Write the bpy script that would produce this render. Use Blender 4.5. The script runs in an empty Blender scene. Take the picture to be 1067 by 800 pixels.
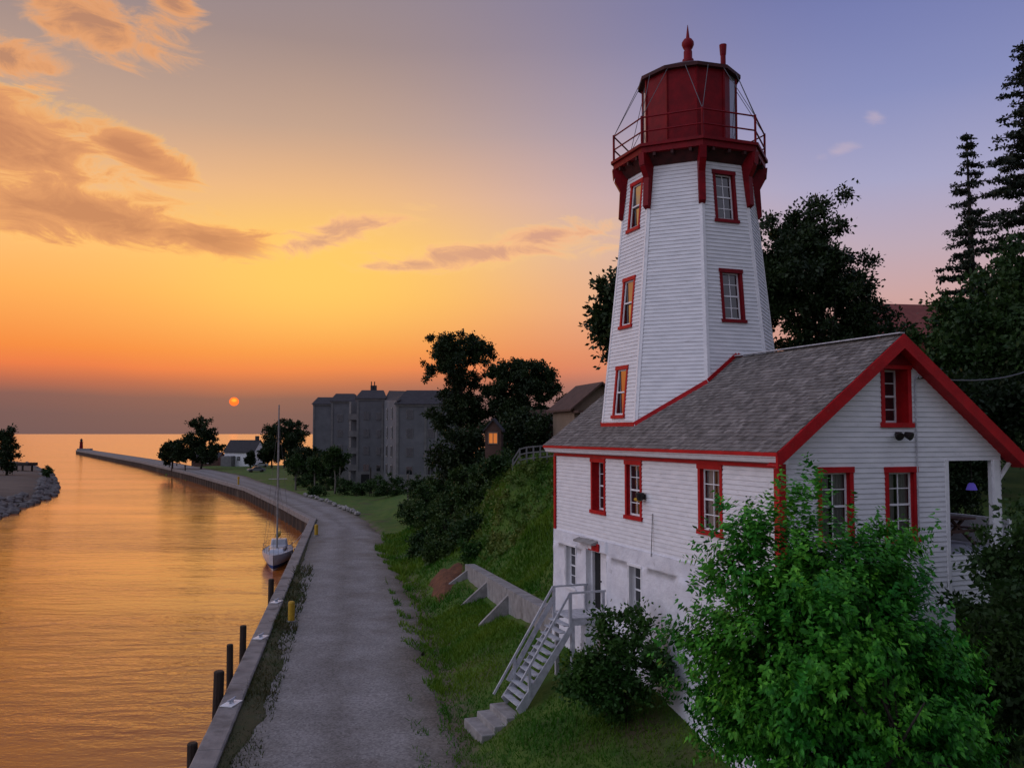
import bpy, math, random
import numpy as np
from mathutils import Vector
PI = math.pi
rnd = random.Random(7)
rng = np.random.default_rng(7)
S = bpy.context.scene
COL = S.collection

# ------------------------------------------------------------------ camera
F, CX, CY, HOR, CAMZ = 919.0, 533.5, 400.0, 452.0, 11.5
PITCH = math.atan((HOR - CY) / F)
cd = bpy.data.cameras.new('camera'); cam = bpy.data.objects.new('camera', cd); COL.objects.link(cam)
cam.location = (0, 0, CAMZ); cam.rotation_euler = (PI / 2 + PITCH, 0, 0)
cd.sensor_width = 36; cd.lens = 36 * F / 1067; cd.clip_start = 0.3; cd.clip_end = 60000
S.camera = cam

# ------------------------------------------------------------------ world sky
SUN_AZ, SUN_EL = -17.5, 2.0
SKY_FILL = 1.75                                      # brightness added to the unseen sky left of camera to light the house walls
wld = bpy.data.worlds.new('World'); S.world = wld; wld.use_nodes = True
wt = wld.node_tree; wt.nodes.clear()
def wn(t, **k):
    n = wt.nodes.new(t)
    for a, b in k.items(): setattr(n, a, b)
    return n
def setin(nd, i, v):
    if isinstance(v, bpy.types.NodeSocket): nd.id_data.links.new(v, nd.inputs[i])
    elif v is not None: nd.inputs[i].default_value = v
def wm(op, a, b=None, c=None):
    n = wn('ShaderNodeMath', operation=op)
    setin(n, 0, a); setin(n, 1, b)
    if c is not None: setin(n, 2, c)
    return n.outputs[0]
def wmix(f, a, b, mode='MIX'):
    n = wn('ShaderNodeMix', data_type='RGBA', blend_type=mode)
    setin(n, 0, f); setin(n, 6, a); setin(n, 7, b)
    return n.outputs[2]
def wsmooth(x, a, b):
    n = wn('ShaderNodeMapRange', interpolation_type='SMOOTHSTEP')
    setin(n, 0, x); setin(n, 1, a); setin(n, 2, b); setin(n, 3, 0.0); setin(n, 4, 1.0)
    return n.outputs[0]
def wramp(x, stops):
    n = wn('ShaderNodeValToRGB'); e = n.color_ramp.elements
    while len(e) < len(stops): e.new(0.5)
    for q, (p, c) in zip(e, stops): q.position = p; q.color = (*c, 1)
    setin(n, 0, x); return n.outputs[0]
geo = wn('ShaderNodeTexCoord')
sep = wn('ShaderNodeSeparateXYZ'); wt.links.new(geo.outputs['Generated'], sep.inputs[0])
DX, DY, DZ = sep.outputs
EL = wm('MULTIPLY', wm('ARCSINE', DZ), 180 / PI)
AZ = wm('MULTIPLY', wm('ARCTAN2', DX, DY), 180 / PI)
cmb = wn('ShaderNodeCombineXYZ'); setin(cmb, 0, wm('ADD', AZ, wm('MULTIPLY', EL, .45))); setin(cmb, 1, wm('MULTIPLY', EL, 2.7))
ns = wn('ShaderNodeTexNoise'); ns.inputs['Scale'].default_value = 0.26; ns.inputs['Detail'].default_value = 11
ns.inputs['Roughness'].default_value = 0.66; ns.inputs['Distortion'].default_value = 1.1
wt.links.new(cmb.outputs[0], ns.inputs['Vector'])
NZ = wm('SUBTRACT', ns.outputs[0], 0.5)
ns2 = wn('ShaderNodeTexNoise'); ns2.inputs['Scale'].default_value = 0.05; ns2.inputs['Detail'].default_value = 3
wt.links.new(cmb.outputs[0], ns2.inputs['Vector'])
NB = wm('SUBTRACT', ns2.outputs[0], 0.5)
T = wm('DIVIDE', wm('ADD', EL, wm('MULTIPLY', NB, 1.2)), 45.0)
def st(*a): return [(e / 45.0, c) for e, c in a]
A = wramp(T, st((-1, (.16, .098, .098)), (1.2, (.175, .10, .098)), (2.3, (.24, .11, .095)), (3.2, (.50, .145, .08)), (4.1, (.84, .20, .065)),
                (5.2, (.92, .26, .055)), (8.5, (1.0, .43, .105)), (11.5, (1.0, .54, .19)), (15, (.84, .47, .25)), (19, (.56, .37, .27)),
                (24, (.36, .265, .25)), (30, (.27, .23, .28)), (45, (.30, .28, .40))))
B = wramp(T, st((-1, (.24, .16, .18)), (2.2, (.30, .18, .18)), (4.5, (.58, .27, .20)), (8, (.62, .38, .36)), (11, (.52, .40, .47)),
                (15, (.39, .38, .57)), (20, (.25, .275, .51)), (26, (.165, .19, .42)), (45, (.16, .2, .48))))
Cc = wramp(T, st((-1, (.50 * SKY_FILL, .49 * SKY_FILL, .60 * SKY_FILL)), (10, (.76 * SKY_FILL, .755 * SKY_FILL, .93 * SKY_FILL)), (28, (.85 * SKY_FILL, .86 * SKY_FILL, 1.05 * SKY_FILL)), (45, (.60 * SKY_FILL, .64 * SKY_FILL, .86 * SKY_FILL))))
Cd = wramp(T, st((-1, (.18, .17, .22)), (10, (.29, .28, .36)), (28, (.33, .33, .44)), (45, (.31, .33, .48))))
sky = wmix(wsmooth(AZ, -14.0, 24.0), A, B)
dAZ = wm('ABSOLUTE', wm('ADD', AZ, 5.0))
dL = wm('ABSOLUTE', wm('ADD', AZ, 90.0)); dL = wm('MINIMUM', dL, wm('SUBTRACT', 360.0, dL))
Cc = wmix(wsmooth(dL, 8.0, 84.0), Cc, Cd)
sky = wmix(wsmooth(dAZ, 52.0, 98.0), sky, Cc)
def ell(az, el, rx, ry, tilt=0.0):
    x = wm('SUBTRACT', AZ, az); y = wm('SUBTRACT', EL, el); c, s = math.cos(math.radians(tilt)), math.sin(math.radians(tilt))
    u = wm('ADD', wm('MULTIPLY', x, c / rx), wm('MULTIPLY', y, s / rx)); v = wm('ADD', wm('MULTIPLY', x, -s / ry), wm('MULTIPLY', y, c / ry))
    return wm('SQRT', wm('ADD', wm('MULTIPLY', u, u), wm('MULTIPLY', v, v)))
# yellow glow over the place where the sun goes down
g = wm('POWER', 2.718, wm('MULTIPLY', wm('POWER', ell(-12.5, 10.0, 11.0, 4.2), 2.0), -1.0))
sky = wmix(wm('MULTIPLY', g, 0.85), sky, (1.0, .62, .13, 1))
def clouds(blobs):
    m = None
    for b in blobs:
        q = wm('SUBTRACT', 1.0, ell(*b)); m = q if m is None else wm('MAXIMUM', m, q)
    return m
m1 = clouds([(-31, 16.6, 9.5, 3.2, -14), (-26, 12.8, 10, 2.3, -4), (-19.2, 11.9, 6.0, 1.5, -3), (-23.5, 16.6, 5.0, 1.6, -24), (-44, 13, 10, 4), (-54, 19, 8, 3)])
v1 = wm('ADD', m1, wm('MULTIPLY', NZ, 1.7))
d1 = wsmooth(v1, 0.0, 0.42)
sky = wmix(wm('MULTIPLY', d1, 0.93), sky, wramp(v1, [(0.06, (1.0, .60, .17)), (0.24, (.98, .47, .14)), (0.46, (.76, .33, .135)), (0.9, (.58, .24, .11))]))
m2 = clouds([(-26.4, 23.4, 6.4, 2.0, -14), (-21.8, 25.4, 2.6, 1.5, -30), (-30.5, 20.6, 4.5, 1.3, -6), (-38, 26, 6, 2)])
v2 = wm('ADD', m2, wm('MULTIPLY', NZ, 2.0))
sky = wmix(wm('MULTIPLY', wsmooth(v2, -0.05, 0.6), 0.85), sky, wramp(v2, [(0.1, (.95, .46, .19)), (0.45, (.88, .38, .14)), (0.9, (.52, .24, .13))]))
m3 = clouds([(-2.0, 11.6, 9.5, 1.05, 5), (-11.5, 12.6, 6.0, 1.0, 16), (2.5, 12.8, 5.5, .9, 10), (-6.5, 10.9, 5.0, .7, 4)])
v3 = wm('ADD', m3, wm('MULTIPLY', NZ, 2.6))
d3 = wsmooth(v3, -0.1, 0.7)
sky = wmix(wm('MULTIPLY', d3, 0.8), sky, wramp(v3, [(0.12, (1.0, .62, .22)), (0.45, (.96, .50, .24)), (0.95, (.66, .33, .23))]))
m4 = clouds([(20.6, 16.9, 1.5, .5, 8), (22.8, 18.6, .8, .5, -20)])
sky = wmix(wm('MULTIPLY', wsmooth(wm('ADD', m4, wm('MULTIPLY', NZ, 2.4)), 0.0, 0.9), 0.45), sky, (.60, .46, .52, 1))
# the sun itself: a small dim disc in the haze, flattened by a bank across its lower edge
sd = wsmooth(ell(SUN_AZ, SUN_EL, .31, .29), 1.0, 0.80)
sky = wmix(sd, sky, (1.6, .20, .03, 1))
sky = wmix(wm('MULTIPLY', wsmooth(ell(SUN_AZ, SUN_EL + .08, .24, .16), 1.0, .2), .8), sky, (2.2, .55, .05, 1))
nis = wn('ShaderNodeTexSky', sky_type='NISHITA'); nis.sun_disc = False
nis.sun_elevation = math.radians(SUN_EL); nis.sun_rotation = math.radians(SUN_AZ)
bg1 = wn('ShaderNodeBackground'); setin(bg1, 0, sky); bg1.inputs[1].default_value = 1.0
bg2 = wn('ShaderNodeBackground'); wt.links.new(nis.outputs[0], bg2.inputs[0]); bg2.inputs[1].default_value = 0.0015
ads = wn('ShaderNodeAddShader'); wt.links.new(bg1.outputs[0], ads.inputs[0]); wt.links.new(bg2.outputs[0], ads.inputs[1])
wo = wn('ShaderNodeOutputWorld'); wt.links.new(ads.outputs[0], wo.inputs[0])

ld = bpy.data.lights.new('sun', 'SUN'); ld.energy = 0.06; ld.angle = math.radians(24.0); ld.color = (1, .48, .2)
sun = bpy.data.objects.new('sun', ld); COL.objects.link(sun)
a_, e_ = math.radians(SUN_AZ), math.radians(SUN_EL)
sun.rotation_euler = Vector((math.sin(a_) * math.cos(e_), math.cos(a_) * math.cos(e_), math.sin(e_))).to_track_quat('Z', 'Y').to_euler()
vs = S.view_settings; vs.view_transform = 'Standard'; vs.look = 'None'; vs.exposure = 0.0; vs.gamma = 1.0; vs.use_curve_mapping = False
S.cycles.max_bounces = 6; S.cycles.diffuse_bounces = 3; S.cycles.glossy_bounces = 3; S.cycles.transparent_max_bounces = 12
S.cycles.use_denoising = True

# ------------------------------------------------------------------ helpers
def ray(px, py):
    x, y = (px - CX) / F, (CY - py) / F
    c, s = math.cos(PITCH), math.sin(PITCH)
    return Vector((x, c - y * s, s + y * c))
def at(px, py, z):
    r = ray(px, py); return Vector((0, 0, CAMZ)) + r * ((z - CAMZ) / r.z)
def atY(px, py, Y):
    r = ray(px, py); return Vector((0, 0, CAMZ)) + r * (Y / r.y)

def tag(o, label=None, cat=None, group=None, kind=None):
    if label: o['label'] = label
    if cat: o['category'] = cat
    if group: o['group'] = group
    if kind: o['kind'] = kind
    return o
def empty(name, loc=(0, 0, 0), rz=0.0, label=None, cat=None, group=None):
    o = bpy.data.objects.new(name, None); COL.objects.link(o); o.empty_display_size = .2
    o.location = loc; o.rotation_euler = (0, 0, rz); return tag(o, label, cat, group)
def link(name, me, parent=None):
    o = bpy.data.objects.new(name, me); COL.objects.link(o)
    if parent is not None: o.parent = parent
    return o
def npmesh(name, V, Fq, mats, parent=None, smooth=False):
    V = np.asarray(V, dtype=np.float32); Fq = np.asarray(Fq, dtype=np.int32); k = Fq.shape[1]
    me = bpy.data.meshes.new(name)
    me.vertices.add(len(V)); me.vertices.foreach_set('co', V.ravel())
    me.loops.add(Fq.size); me.loops.foreach_set('vertex_index', Fq.ravel())
    me.polygons.add(len(Fq)); me.polygons.foreach_set('loop_start', np.arange(0, Fq.size, k, dtype=np.int32))
    me.polygons.foreach_set('use_smooth', np.full(len(Fq), smooth))
    me.update(calc_edges=True)
    for m in (mats if isinstance(mats, (list, tuple)) else [mats]): me.materials.append(m)
    return link(name, me, parent)
def copy_tree(o, parent=None):
    c = o.copy(); COL.objects.link(c); c.parent = parent
    for ch in [q for q in bpy.data.objects if q.parent == o]: copy_tree(ch, c)
    return c

class MB:
    """collects shapes for one mesh"""
    def __init__(s, tf=None): s.v = []; s.f = []; s.tf = tf
    def P(s, p):
        p = tuple(s.tf(*p)) if s.tf else tuple(p)
        s.v.append(p); return len(s.v) - 1
    def poly(s, pts): s.f.append([s.P(p) for p in pts])
    def box(s, x0, x1, y0, y1, z0, z1):
        i = [s.P((x, y, z)) for z in (z0, z1) for x, y in ((x0, y0), (x1, y0), (x1, y1), (x0, y1))]
        for q in ((3, 2, 1, 0), (4, 5, 6, 7), (0, 1, 5, 4), (1, 2, 6, 5), (2, 3, 7, 6), (3, 0, 4, 7)): s.f.append([i[k] for k in q])
    def hexa(s, b, t):
        i = [s.P(p) for p in list(b) + list(t)]; n = len(b)
        s.f.append([i[k] for k in range(n - 1, -1, -1)]); s.f.append([i[n + k] for k in range(n)])
        for k in range(n): s.f.append([i[k], i[(k + 1) % n], i[n + (k + 1) % n], i[n + k]])
    def bar(s, a, b, w, h, up=(0, 0, 1)):
        a, b = Vector(a), Vector(b); d = (b - a).normalized(); u = Vector(up)
        if abs(d.dot(u)) > .98: u = Vector((0, 1, 0))
        x = d.cross(u).normalized() * (w / 2); y = x.cross(d).normalized() * (h / 2)
        s.hexa([a - x - y, a + x - y, a + x + y, a - x + y], [b - x - y, b + x - y, b + x + y, b - x + y])
    def tube(s, pts, rad, n=8, cap=True):
        pts = [Vector(p) for p in pts]; rings = []
        if not isinstance(rad, (list, tuple)): rad = [rad] * len(pts)
        ref = Vector((0.31, 0.77, 0.55))
        for k, p in enumerate(pts):
            d = (pts[min(k + 1, len(pts) - 1)] - pts[max(k - 1, 0)]).normalized()
            x = d.cross(ref)
            if x.length < .05: x = d.cross(Vector((1, 0, 0)))
            x.normalize(); y = d.cross(x)
            rings.append([s.P(p + (x * math.cos(2 * PI * j / n) + y * math.sin(2 * PI * j / n)) * rad[k]) for j in range(n)])
        for A_, B_ in zip(rings, rings[1:]):
            for j in range(n): s.f.append([A_[j], A_[(j + 1) % n], B_[(j + 1) % n], B_[j]])
        if cap: s.f.append(rings[0][::-1]); s.f.append(rings[-1])
    def lathe(s, prof, c=(0, 0, 0), n=12, ph=0.0):
        rings = [[s.P((c[0] + r * math.cos(2 * PI * j / n + ph), c[1] + r * math.sin(2 * PI * j / n + ph), c[2] + z)) for j in range(n)] for r, z in prof]
        for A_, B_ in zip(rings, rings[1:]):
            for j in range(n): s.f.append([A_[j], A_[(j + 1) % n], B_[(j + 1) % n], B_[j]])
        s.f.append(rings[0][::-1]); s.f.append(rings[-1])
    def build(s, name, mat, parent=None, smooth=False, bevel=0):
        me = bpy.data.meshes.new(name); me.from_pydata(s.v, [], s.f); me.update()
        me.materials.append(mat)
        if smooth: me.polygons.foreach_set('use_smooth', [True] * len(me.polygons))
        o = link(name, me, parent)
        if bevel:
            b = o.modifiers.new('bevel', 'BEVEL'); b.width = bevel; b.segments = 2; b.limit_method = 'ANGLE'
        return o

def mat(name, c1, c2=None, scale=4.0, rough=.7, bump=0.0, bscale=20.0, detail=5, spec=.3, stretch=(1, 1, 1), lo=.35, hi=.65, metallic=0, coord='Object', c3=None, s3=1.0, lo3=.55, hi3=.7):
    m = bpy.data.materials.new(name); m.use_nodes = True; t = m.node_tree
    p = t.nodes['Principled BSDF']; p.inputs['Roughness'].default_value = rough; p.inputs['Specular IOR Level'].default_value = spec
    p.inputs['Base Color'].default_value = (*c1, 1); p.inputs['Metallic'].default_value = metallic
    tc = t.nodes.new('ShaderNodeTexCoord'); mp = t.nodes.new('ShaderNodeMapping'); mp.inputs['Scale'].default_value = stretch
    t.links.new(tc.outputs[coord], mp.inputs[0])
    def nz(sc, dt=detail):
        n = t.nodes.new('ShaderNodeTexNoise'); n.inputs['Scale'].default_value = sc; n.inputs['Detail'].default_value = dt
        n.inputs['Roughness'].default_value = .6; t.links.new(mp.outputs[0], n.inputs['Vector']); return n.outputs[0]
    def ramp(x, a, b, ca, cb):
        r = t.nodes.new('ShaderNodeValToRGB'); e = r.color_ramp.elements
        e[0].position = a; e[1].position = b; e[0].color = (*ca, 1); e[1].color = (*cb, 1); t.links.new(x, r.inputs[0]); return r.outputs[0]
    if c2 is not None:
        out = ramp(nz(scale), lo, hi, c1, c2)
        if c3 is not None:
            mx = t.nodes.new('ShaderNodeMix'); mx.data_type = 'RGBA'
            t.links.new(ramp(nz(s3), lo3, hi3, (0, 0, 0), (1, 1, 1)), mx.inputs[0]); t.links.new(out, mx.inputs[6]); mx.inputs[7].default_value = (*c3, 1); out = mx.outputs[2]
        t.links.new(out, p.inputs['Base Color'])
    if bump:
        b = t.nodes.new('ShaderNodeBump'); b.inputs['Strength'].default_value = bump; b.inputs['Distance'].default_value = .05
        t.links.new(nz(bscale, 6), b.inputs['Height']); t.links.new(b.outputs[0], p.inputs['Normal'])
    return m
def leafmat(name, c1, c2, scale=.9, trans=.25, rough=.55):
    m = mat(name, c1, c2, scale, rough, spec=.25, detail=2, lo=.38, hi=.62); t = m.node_tree
    p = t.nodes['Principled BSDF']; o = t.nodes['Material Output']
    tr = t.nodes.new('ShaderNodeBsdfTranslucent'); t.links.new(p.inputs['Base Color'].links[0].from_socket, tr.inputs[0])
    mx = t.nodes.new('ShaderNodeMixShader'); mx.inputs[0].default_value = trans
    t.links.new(p.outputs[0], mx.inputs[1]); t.links.new(tr.outputs[0], mx.inputs[2]); t.links.new(mx.outputs[0], o.inputs[0])
    return m
def emit(name, c, s):
    m = mat(name, c); p = m.node_tree.nodes['Principled BSDF']
    p.inputs['Emission Color'].default_value = (*c, 1); p.inputs['Emission Strength'].default_value = s; return m

M = dict(
    clap=mat('white_clapboard_paint', (.74, .745, .76), (.63, .64, .66), 2.0, .55, .15, 30, stretch=(1, 1, 3), c3=(.42, .41, .40), s3=1.9, lo3=.63, hi3=.85),
    trimw=mat('white_trim_paint', (.78, .78, .79), (.68, .68, .7), 5, .45, .1, 30),
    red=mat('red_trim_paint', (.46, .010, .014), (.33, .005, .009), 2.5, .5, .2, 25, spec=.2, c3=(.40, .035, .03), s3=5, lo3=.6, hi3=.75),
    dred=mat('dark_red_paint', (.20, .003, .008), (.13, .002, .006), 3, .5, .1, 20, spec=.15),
    soff=mat('dark_soffit_paint', (.06, .012, .012), (.03, .008, .008), 4, .7),
    blackm=mat('black_metal', (.012, .012, .014), (.03, .02, .018), 6, .5),
    stone=mat('whitewashed_stone', (.72, .72, .75), (.60, .60, .64), 1.6, .75, .8, 4.5, c3=(.52, .51, .53), s3=3.2, lo3=.63, hi3=.74),
    conc=mat('weathered_concrete', (.30, .29, .28), (.20, .19, .185), 2.5, .85, .5, 14, c3=(.12, .11, .10), s3=1.1, lo3=.55, hi3=.75),
    kerb=mat('kerb_concrete', (.25, .225, .21), (.17, .155, .145), 1.8, .85, .5, 10, c3=(.09, .08, .07), s3=.7, lo3=.55, hi3=.72),
    wood=mat('grey_weathered_timber', (.50, .51, .54), (.34, .35, .38), 5, .75, .4, 22, stretch=(1, 1, 1)),
    pile=mat('dark_wet_timber', (.035, .026, .02), (.018, .014, .012), 5, .7, .8, 14, stretch=(1, 1, .2)),
    sheet=mat('rusty_sheet_piling', (.045, .030, .022), (.022, .016, .013), 1.5, .8, .6, 6, stretch=(1, 1, .3), c3=(.10, .075, .055), s3=.8),
    yellow=mat('yellow_paint', (.50, .30, .02), (.36, .21, .02), 6, .5),
    white=mat('white_gelcoat', (.46, .48, .53), (.36, .38, .43), 3, .3),
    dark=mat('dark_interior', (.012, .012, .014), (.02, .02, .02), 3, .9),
    curt=mat('cream_curtain', (.55, .52, .48), (.45, .43, .40), 6, .9),
    bark=mat('tree_bark', (.045, .035, .028), (.025, .02, .016), 6, .9, .8, 20, stretch=(1, 1, .25)),
    bark2=mat('pale_bark', (.16, .14, .12), (.10, .09, .08), 6, .9, .8, 20),
    grey=mat('grey_cladding', (.135, .138, .15), (.10, .103, .113), .5, .8, .1, 20),
    greyb=mat('grey_stone_base', (.17, .165, .165), (.12, .118, .118), 1.2, .85),
    slate=mat('dark_roof_shingle', (.045, .042, .045), (.03, .028, .03), 2, .85, .3, 10),
    tan=mat('tan_siding', (.22, .16, .115), (.18, .13, .09), 1.5, .8),
    brownroof=mat('brown_roof', (.10, .055, .042), (.07, .04, .03), 2, .85, .3, 8),
    redroof=mat('red_brown_roof', (.20, .055, .04), (.15, .04, .03), 2, .8, .3, 8),
    cable=mat('steel_cable', (.10, .10, .11), None, rough=.5),
    soil=mat('red_brown_soil', (.16, .065, .032), (.09, .04, .022), 3, .95, .8, 9),
    rock=mat('grey_rock', (.17, .155, .145), (.09, .08, .075), 1.2, .9, .6, 4, coord='Object'),
    pale=mat('pale_stone', (.30, .28, .26), (.18, .17, .16), 4, .9, .5, 9),
    sand=mat('bank_sand', (.13, .105, .085), (.09, .072, .058), .15, .95, .4, 3),
)
def glassmat(name, tint, rough=.04, ior=1.7):
    m = mat(name, tint, None, rough=rough); p = m.node_tree.nodes['Principled BSDF']
    p.inputs['IOR'].default_value = ior; p.inputs['Specular IOR Level'].default_value = .5; return m
M['mirror'] = glassmat('old_window_glass', (.02, .02, .02), ior=4.0, rough=.02)
M['glass'] = glassmat('dark_window_glass', (.012, .013, .016), ior=2.1)
def clearglass():
    m = bpy.data.materials.new('clear_window_glass'); m.use_nodes = True; t = m.node_tree; t.nodes.clear()
    o = t.nodes.new('ShaderNodeOutputMaterial'); tr = t.nodes.new('ShaderNodeBsdfTransparent'); gl = t.nodes.new('ShaderNodeBsdfGlossy')
    gl.inputs['Roughness'].default_value = .03; fr = t.nodes.new('ShaderNodeFresnel'); fr.inputs[0].default_value = 1.6; mx = t.nodes.new('ShaderNodeMixShader')
    tr.inputs[0].default_value = (.8, .82, .84, 1)
    t.links.new(fr.outputs[0], mx.inputs[0]); t.links.new(tr.outputs[0], mx.inputs[1]); t.links.new(gl.outputs[0], mx.inputs[2]); t.links.new(mx.outputs[0], o.inputs[0]); return m
M['clear'] = clearglass()

# roof shingles: per-shingle tone stored as a colour of the wood itself
def shinglemat():
    m = mat('weathered_cedar_shingle', (.132, .118, .108), (.195, .178, .165), 3, .85, .5, 30); t = m.node_tree; p = t.nodes['Principled BSDF']
    a = t.nodes.new('ShaderNodeAttribute'); a.attribute_name = 'tone'
    mx = t.nodes.new('ShaderNodeMix'); mx.data_type = 'RGBA'; mx.blend_type = 'MULTIPLY'; mx.inputs[0].default_value = 1
    t.links.new(p.inputs['Base Color'].links[0].from_socket, mx.inputs[6]); t.links.new(a.outputs['Color'], mx.inputs[7]); t.links.new(mx.outputs[2], p.inputs['Base Color'])
    return m
M['shingle'] = shinglemat()

# ------------------------------------------------------------------ ground shape
QL = [(-2.5, -10), (-5.9, 8), (-8.9, 25.1), (-12.2, 43.2), (-17.1, 70), (-22.2, 98), (-33, 124), (-47, 156), (-77, 213), (-126, 301), (-253, 513)]
QR = [(4.5, -10), (1.6, 8), (-1.35, 25.1), (-4.6, 46.4), (-9.0, 68), (-11.9, 83), (-20.5, 112), (-38, 150), (-60, 200), (-117, 303), (-245, 517)]
RW0, RW1 = Vector((-2.75, 52.4)), Vector((1.55, 33.1))     # retaining wall line, far end to house
RWT = lambda t: 3.86 + .95 * t                              # its top
ctrl = [(-1, 28, 2.25), (0.4, 20, 2.15), (3, 15, 2.2), (6, 10, 2.3), (-6.5, 60, 2.3), (-5, 66, 2.8), (-8, 75, 2.5), (-10, 95, 2.6), (-15, 110, 2.4),
        (4.3, 25.7, 4.1), (5.5, 22.5, 3.2), (6.2, 20.5, 2.75), (2.6, 28.6, 4.0), (1.0, 28.4, 3.1), (8, 17, 2.6), (12, 17, 3.2), (10, 20.6, 3.6), (14, 22, 5.5), (13, 24, 6.2), (14, 27, 7.9), (18, 24, 7.6), (15, 31, 8.6),
        (20, 30, 8.0), (12, 40, 9.0), (2, 0, 2.1), (10, 0, 2.5), (25, 5, 4), (25, 15, 6), (30, 30, 9), (45, 20, 9), (60, 60, 11), (20, 60, 10.5), (40, 100, 11), (15, 100, 10.5), (70, 0, 9), (120, 100, 12), (120, 0, 11),
        (-3.5, 52, 2.8), (-2.0, 45, 2.85), (-.8, 40.5, 3.0), (0.3, 36.5, 3.5), (-3.4, 58, 4.0), (-4.5, 62, 3.6), (-7, 85, 3.6), (-4, 85, 7.0), (-2.5, 75, 7.5), (3, 85, 10), (-3, 100, 8.5), (-12, 120, 3.4), (5, 130, 9), (-5, 130, 6), (-14, 140, 3.0),
        (-25, 150, 2.4), (-10, 165, 4), (10, 180, 8), (-40, 190, 2.2), (-60, 240, 2.1), (-20, 220, 3), (30, 220, 8), (80, 200, 12), (-80, 260, 1.8), (-30, 280, 2), (40, 290, 5), (120, 290, 8)]
ctrlU = [(.2, 55, 9.5), (2.5, 55, 9.7), (-1.3, 55.5, 7.2), (-2.9, 56, 4.8), (.7, 46, 6.6), (1.8, 40, 6.1), (3.4, 46, 8.8), (4, 36, 6.0), (6, 40, 8.3), (9, 38, 8.8), (13, 33, 8.4), (3, 65, 10), (0, 65, 9.2), (-2.5, 65, 7), (20, 60, 10.5), (10, 50, 10), (16, 27, 7.6), (3, 85, 10), (-3.4, 58, 4.6)]
for k in range(13):
    t = k / 12; p = RW0 + (RW1 - RW0) * t
    ctrlU += [(p.x + .45, p.y + .1, RWT(t) - .12), (p.x + 1.3, p.y + .28, RWT(t) + .12 + .25 * t)]
def rbf(pts):
    P = np.array(pts, float); n = len(P)
    D = np.hypot(P[:, None, 0] - P[None, :, 0], P[:, None, 1] - P[None, :, 1])
    Am = np.zeros((n + 3, n + 3)); Am[:n, :n] = D - np.eye(n) * .0; Am[:n, n] = 1; Am[:n, n + 1:] = P[:, :2]; Am[n, :n] = 1; Am[n + 1:, :n] = P[:, :2].T
    w = np.linalg.lstsq(Am, np.r_[P[:, 2], 0, 0, 0], rcond=None)[0]
    def f(x, y):
        sh = np.shape(x); x = np.ravel(x); y = np.ravel(y); out = np.empty(len(x))
        for a in range(0, len(x), 20000):
            d = np.hypot(x[a:a + 20000, None] - P[None, :, 0], y[a:a + 20000, None] - P[None, :, 1])
            out[a:a + 20000] = d @ w[:n] + w[n] + x[a:a + 20000] * w[n + 1] + y[a:a + 20000] * w[n + 2]
        return out.reshape(sh)
    return f
fL, fU = rbf(ctrl), rbf(ctrlU + [c for c in ctrl if c[1] > 62 or c[0] > 13])
qy = [p[1] for p in QL]; qx = [p[0] for p in QL]; ry = [p[1] for p in QR]; rx = [p[0] for p in QR]
def ground(x, y):
    x = np.asarray(x, float); y = np.asarray(y, float)
    h = fL(x, y)
    xr = np.interp(y, ry, rx); xl = np.interp(y, qy, qx)
    t = (y - RW0.y) / (RW1.y - RW0.y)
    xw = RW0.x + t * (RW1.x - RW0.x)
    up = (x > xw + .42) & (y > 33.0)
    # beyond the far end of the retaining wall the two levels run together
    far = np.clip((y - 52.4) / 4, 0, 1)
    hu = np.maximum(fU(x, y), h)
    w = np.clip((x - xw - .2) / .45, 0, 1) * (y > 33.0); w = np.where(y > 52.4, np.clip((x - xw - .25) / (.4 + far * 4), 0, 1), w)
    h = h * (1 - w) + hu * w
    e = x - xr                                       # flatten towards the road
    k = np.clip((e + .2) / 2.2, 0, 1); k = k * k * (3 - 2 * k)
    h = 2.0 * (1 - k) + np.maximum(h, 2.05) * k
    h = np.where(e < -.3, 1.75, h)
    h = np.where(x < xl + 1.6, -3.0, h)
    far_edge = 262 + 10 * np.sin(x * .07)
    h = np.where((y > far_edge), -3.0, h)
    return h
def gz(x, y): return float(ground(np.array([x]), np.array([y]))[0])

gx = np.unique(np.r_[np.arange(-160, -30, 4.0), np.arange(-30, -6, 1.0), np.arange(-6, 12, .3), np.arange(12, 40, 1.0), np.arange(40, 200, 8.0)])
gy = np.unique(np.r_[np.arange(-60, 10, 5.0), np.arange(10, 20, 1.0), np.arange(20, 60, .35), np.arange(60, 130, 1.2), np.arange(130, 310, 4.0)])
GX, GY = np.meshgrid(gx, gy)
GZ = ground(GX, GY)
bmpm = (np.sin(GX * 2.1 + np.sin(GY * 1.3) * 2) * np.cos(GY * 1.7 + GX * .6)) * .05 + .06 * np.sin(GX * .7 + 1) * np.sin(GY * .55)
xrG = np.interp(GY, ry, rx)
GZ = GZ + np.where(GX > xrG + .6, bmpm, 0)
nxg, nyg = len(gx), len(gy); idx = np.arange(nxg * nyg).reshape(nyg, nxg)
quads = np.stack([idx[:-1, :-1], idx[:-1, 1:], idx[1:, 1:], idx[1:, :-1]], -1).reshape(-1, 4)
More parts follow.
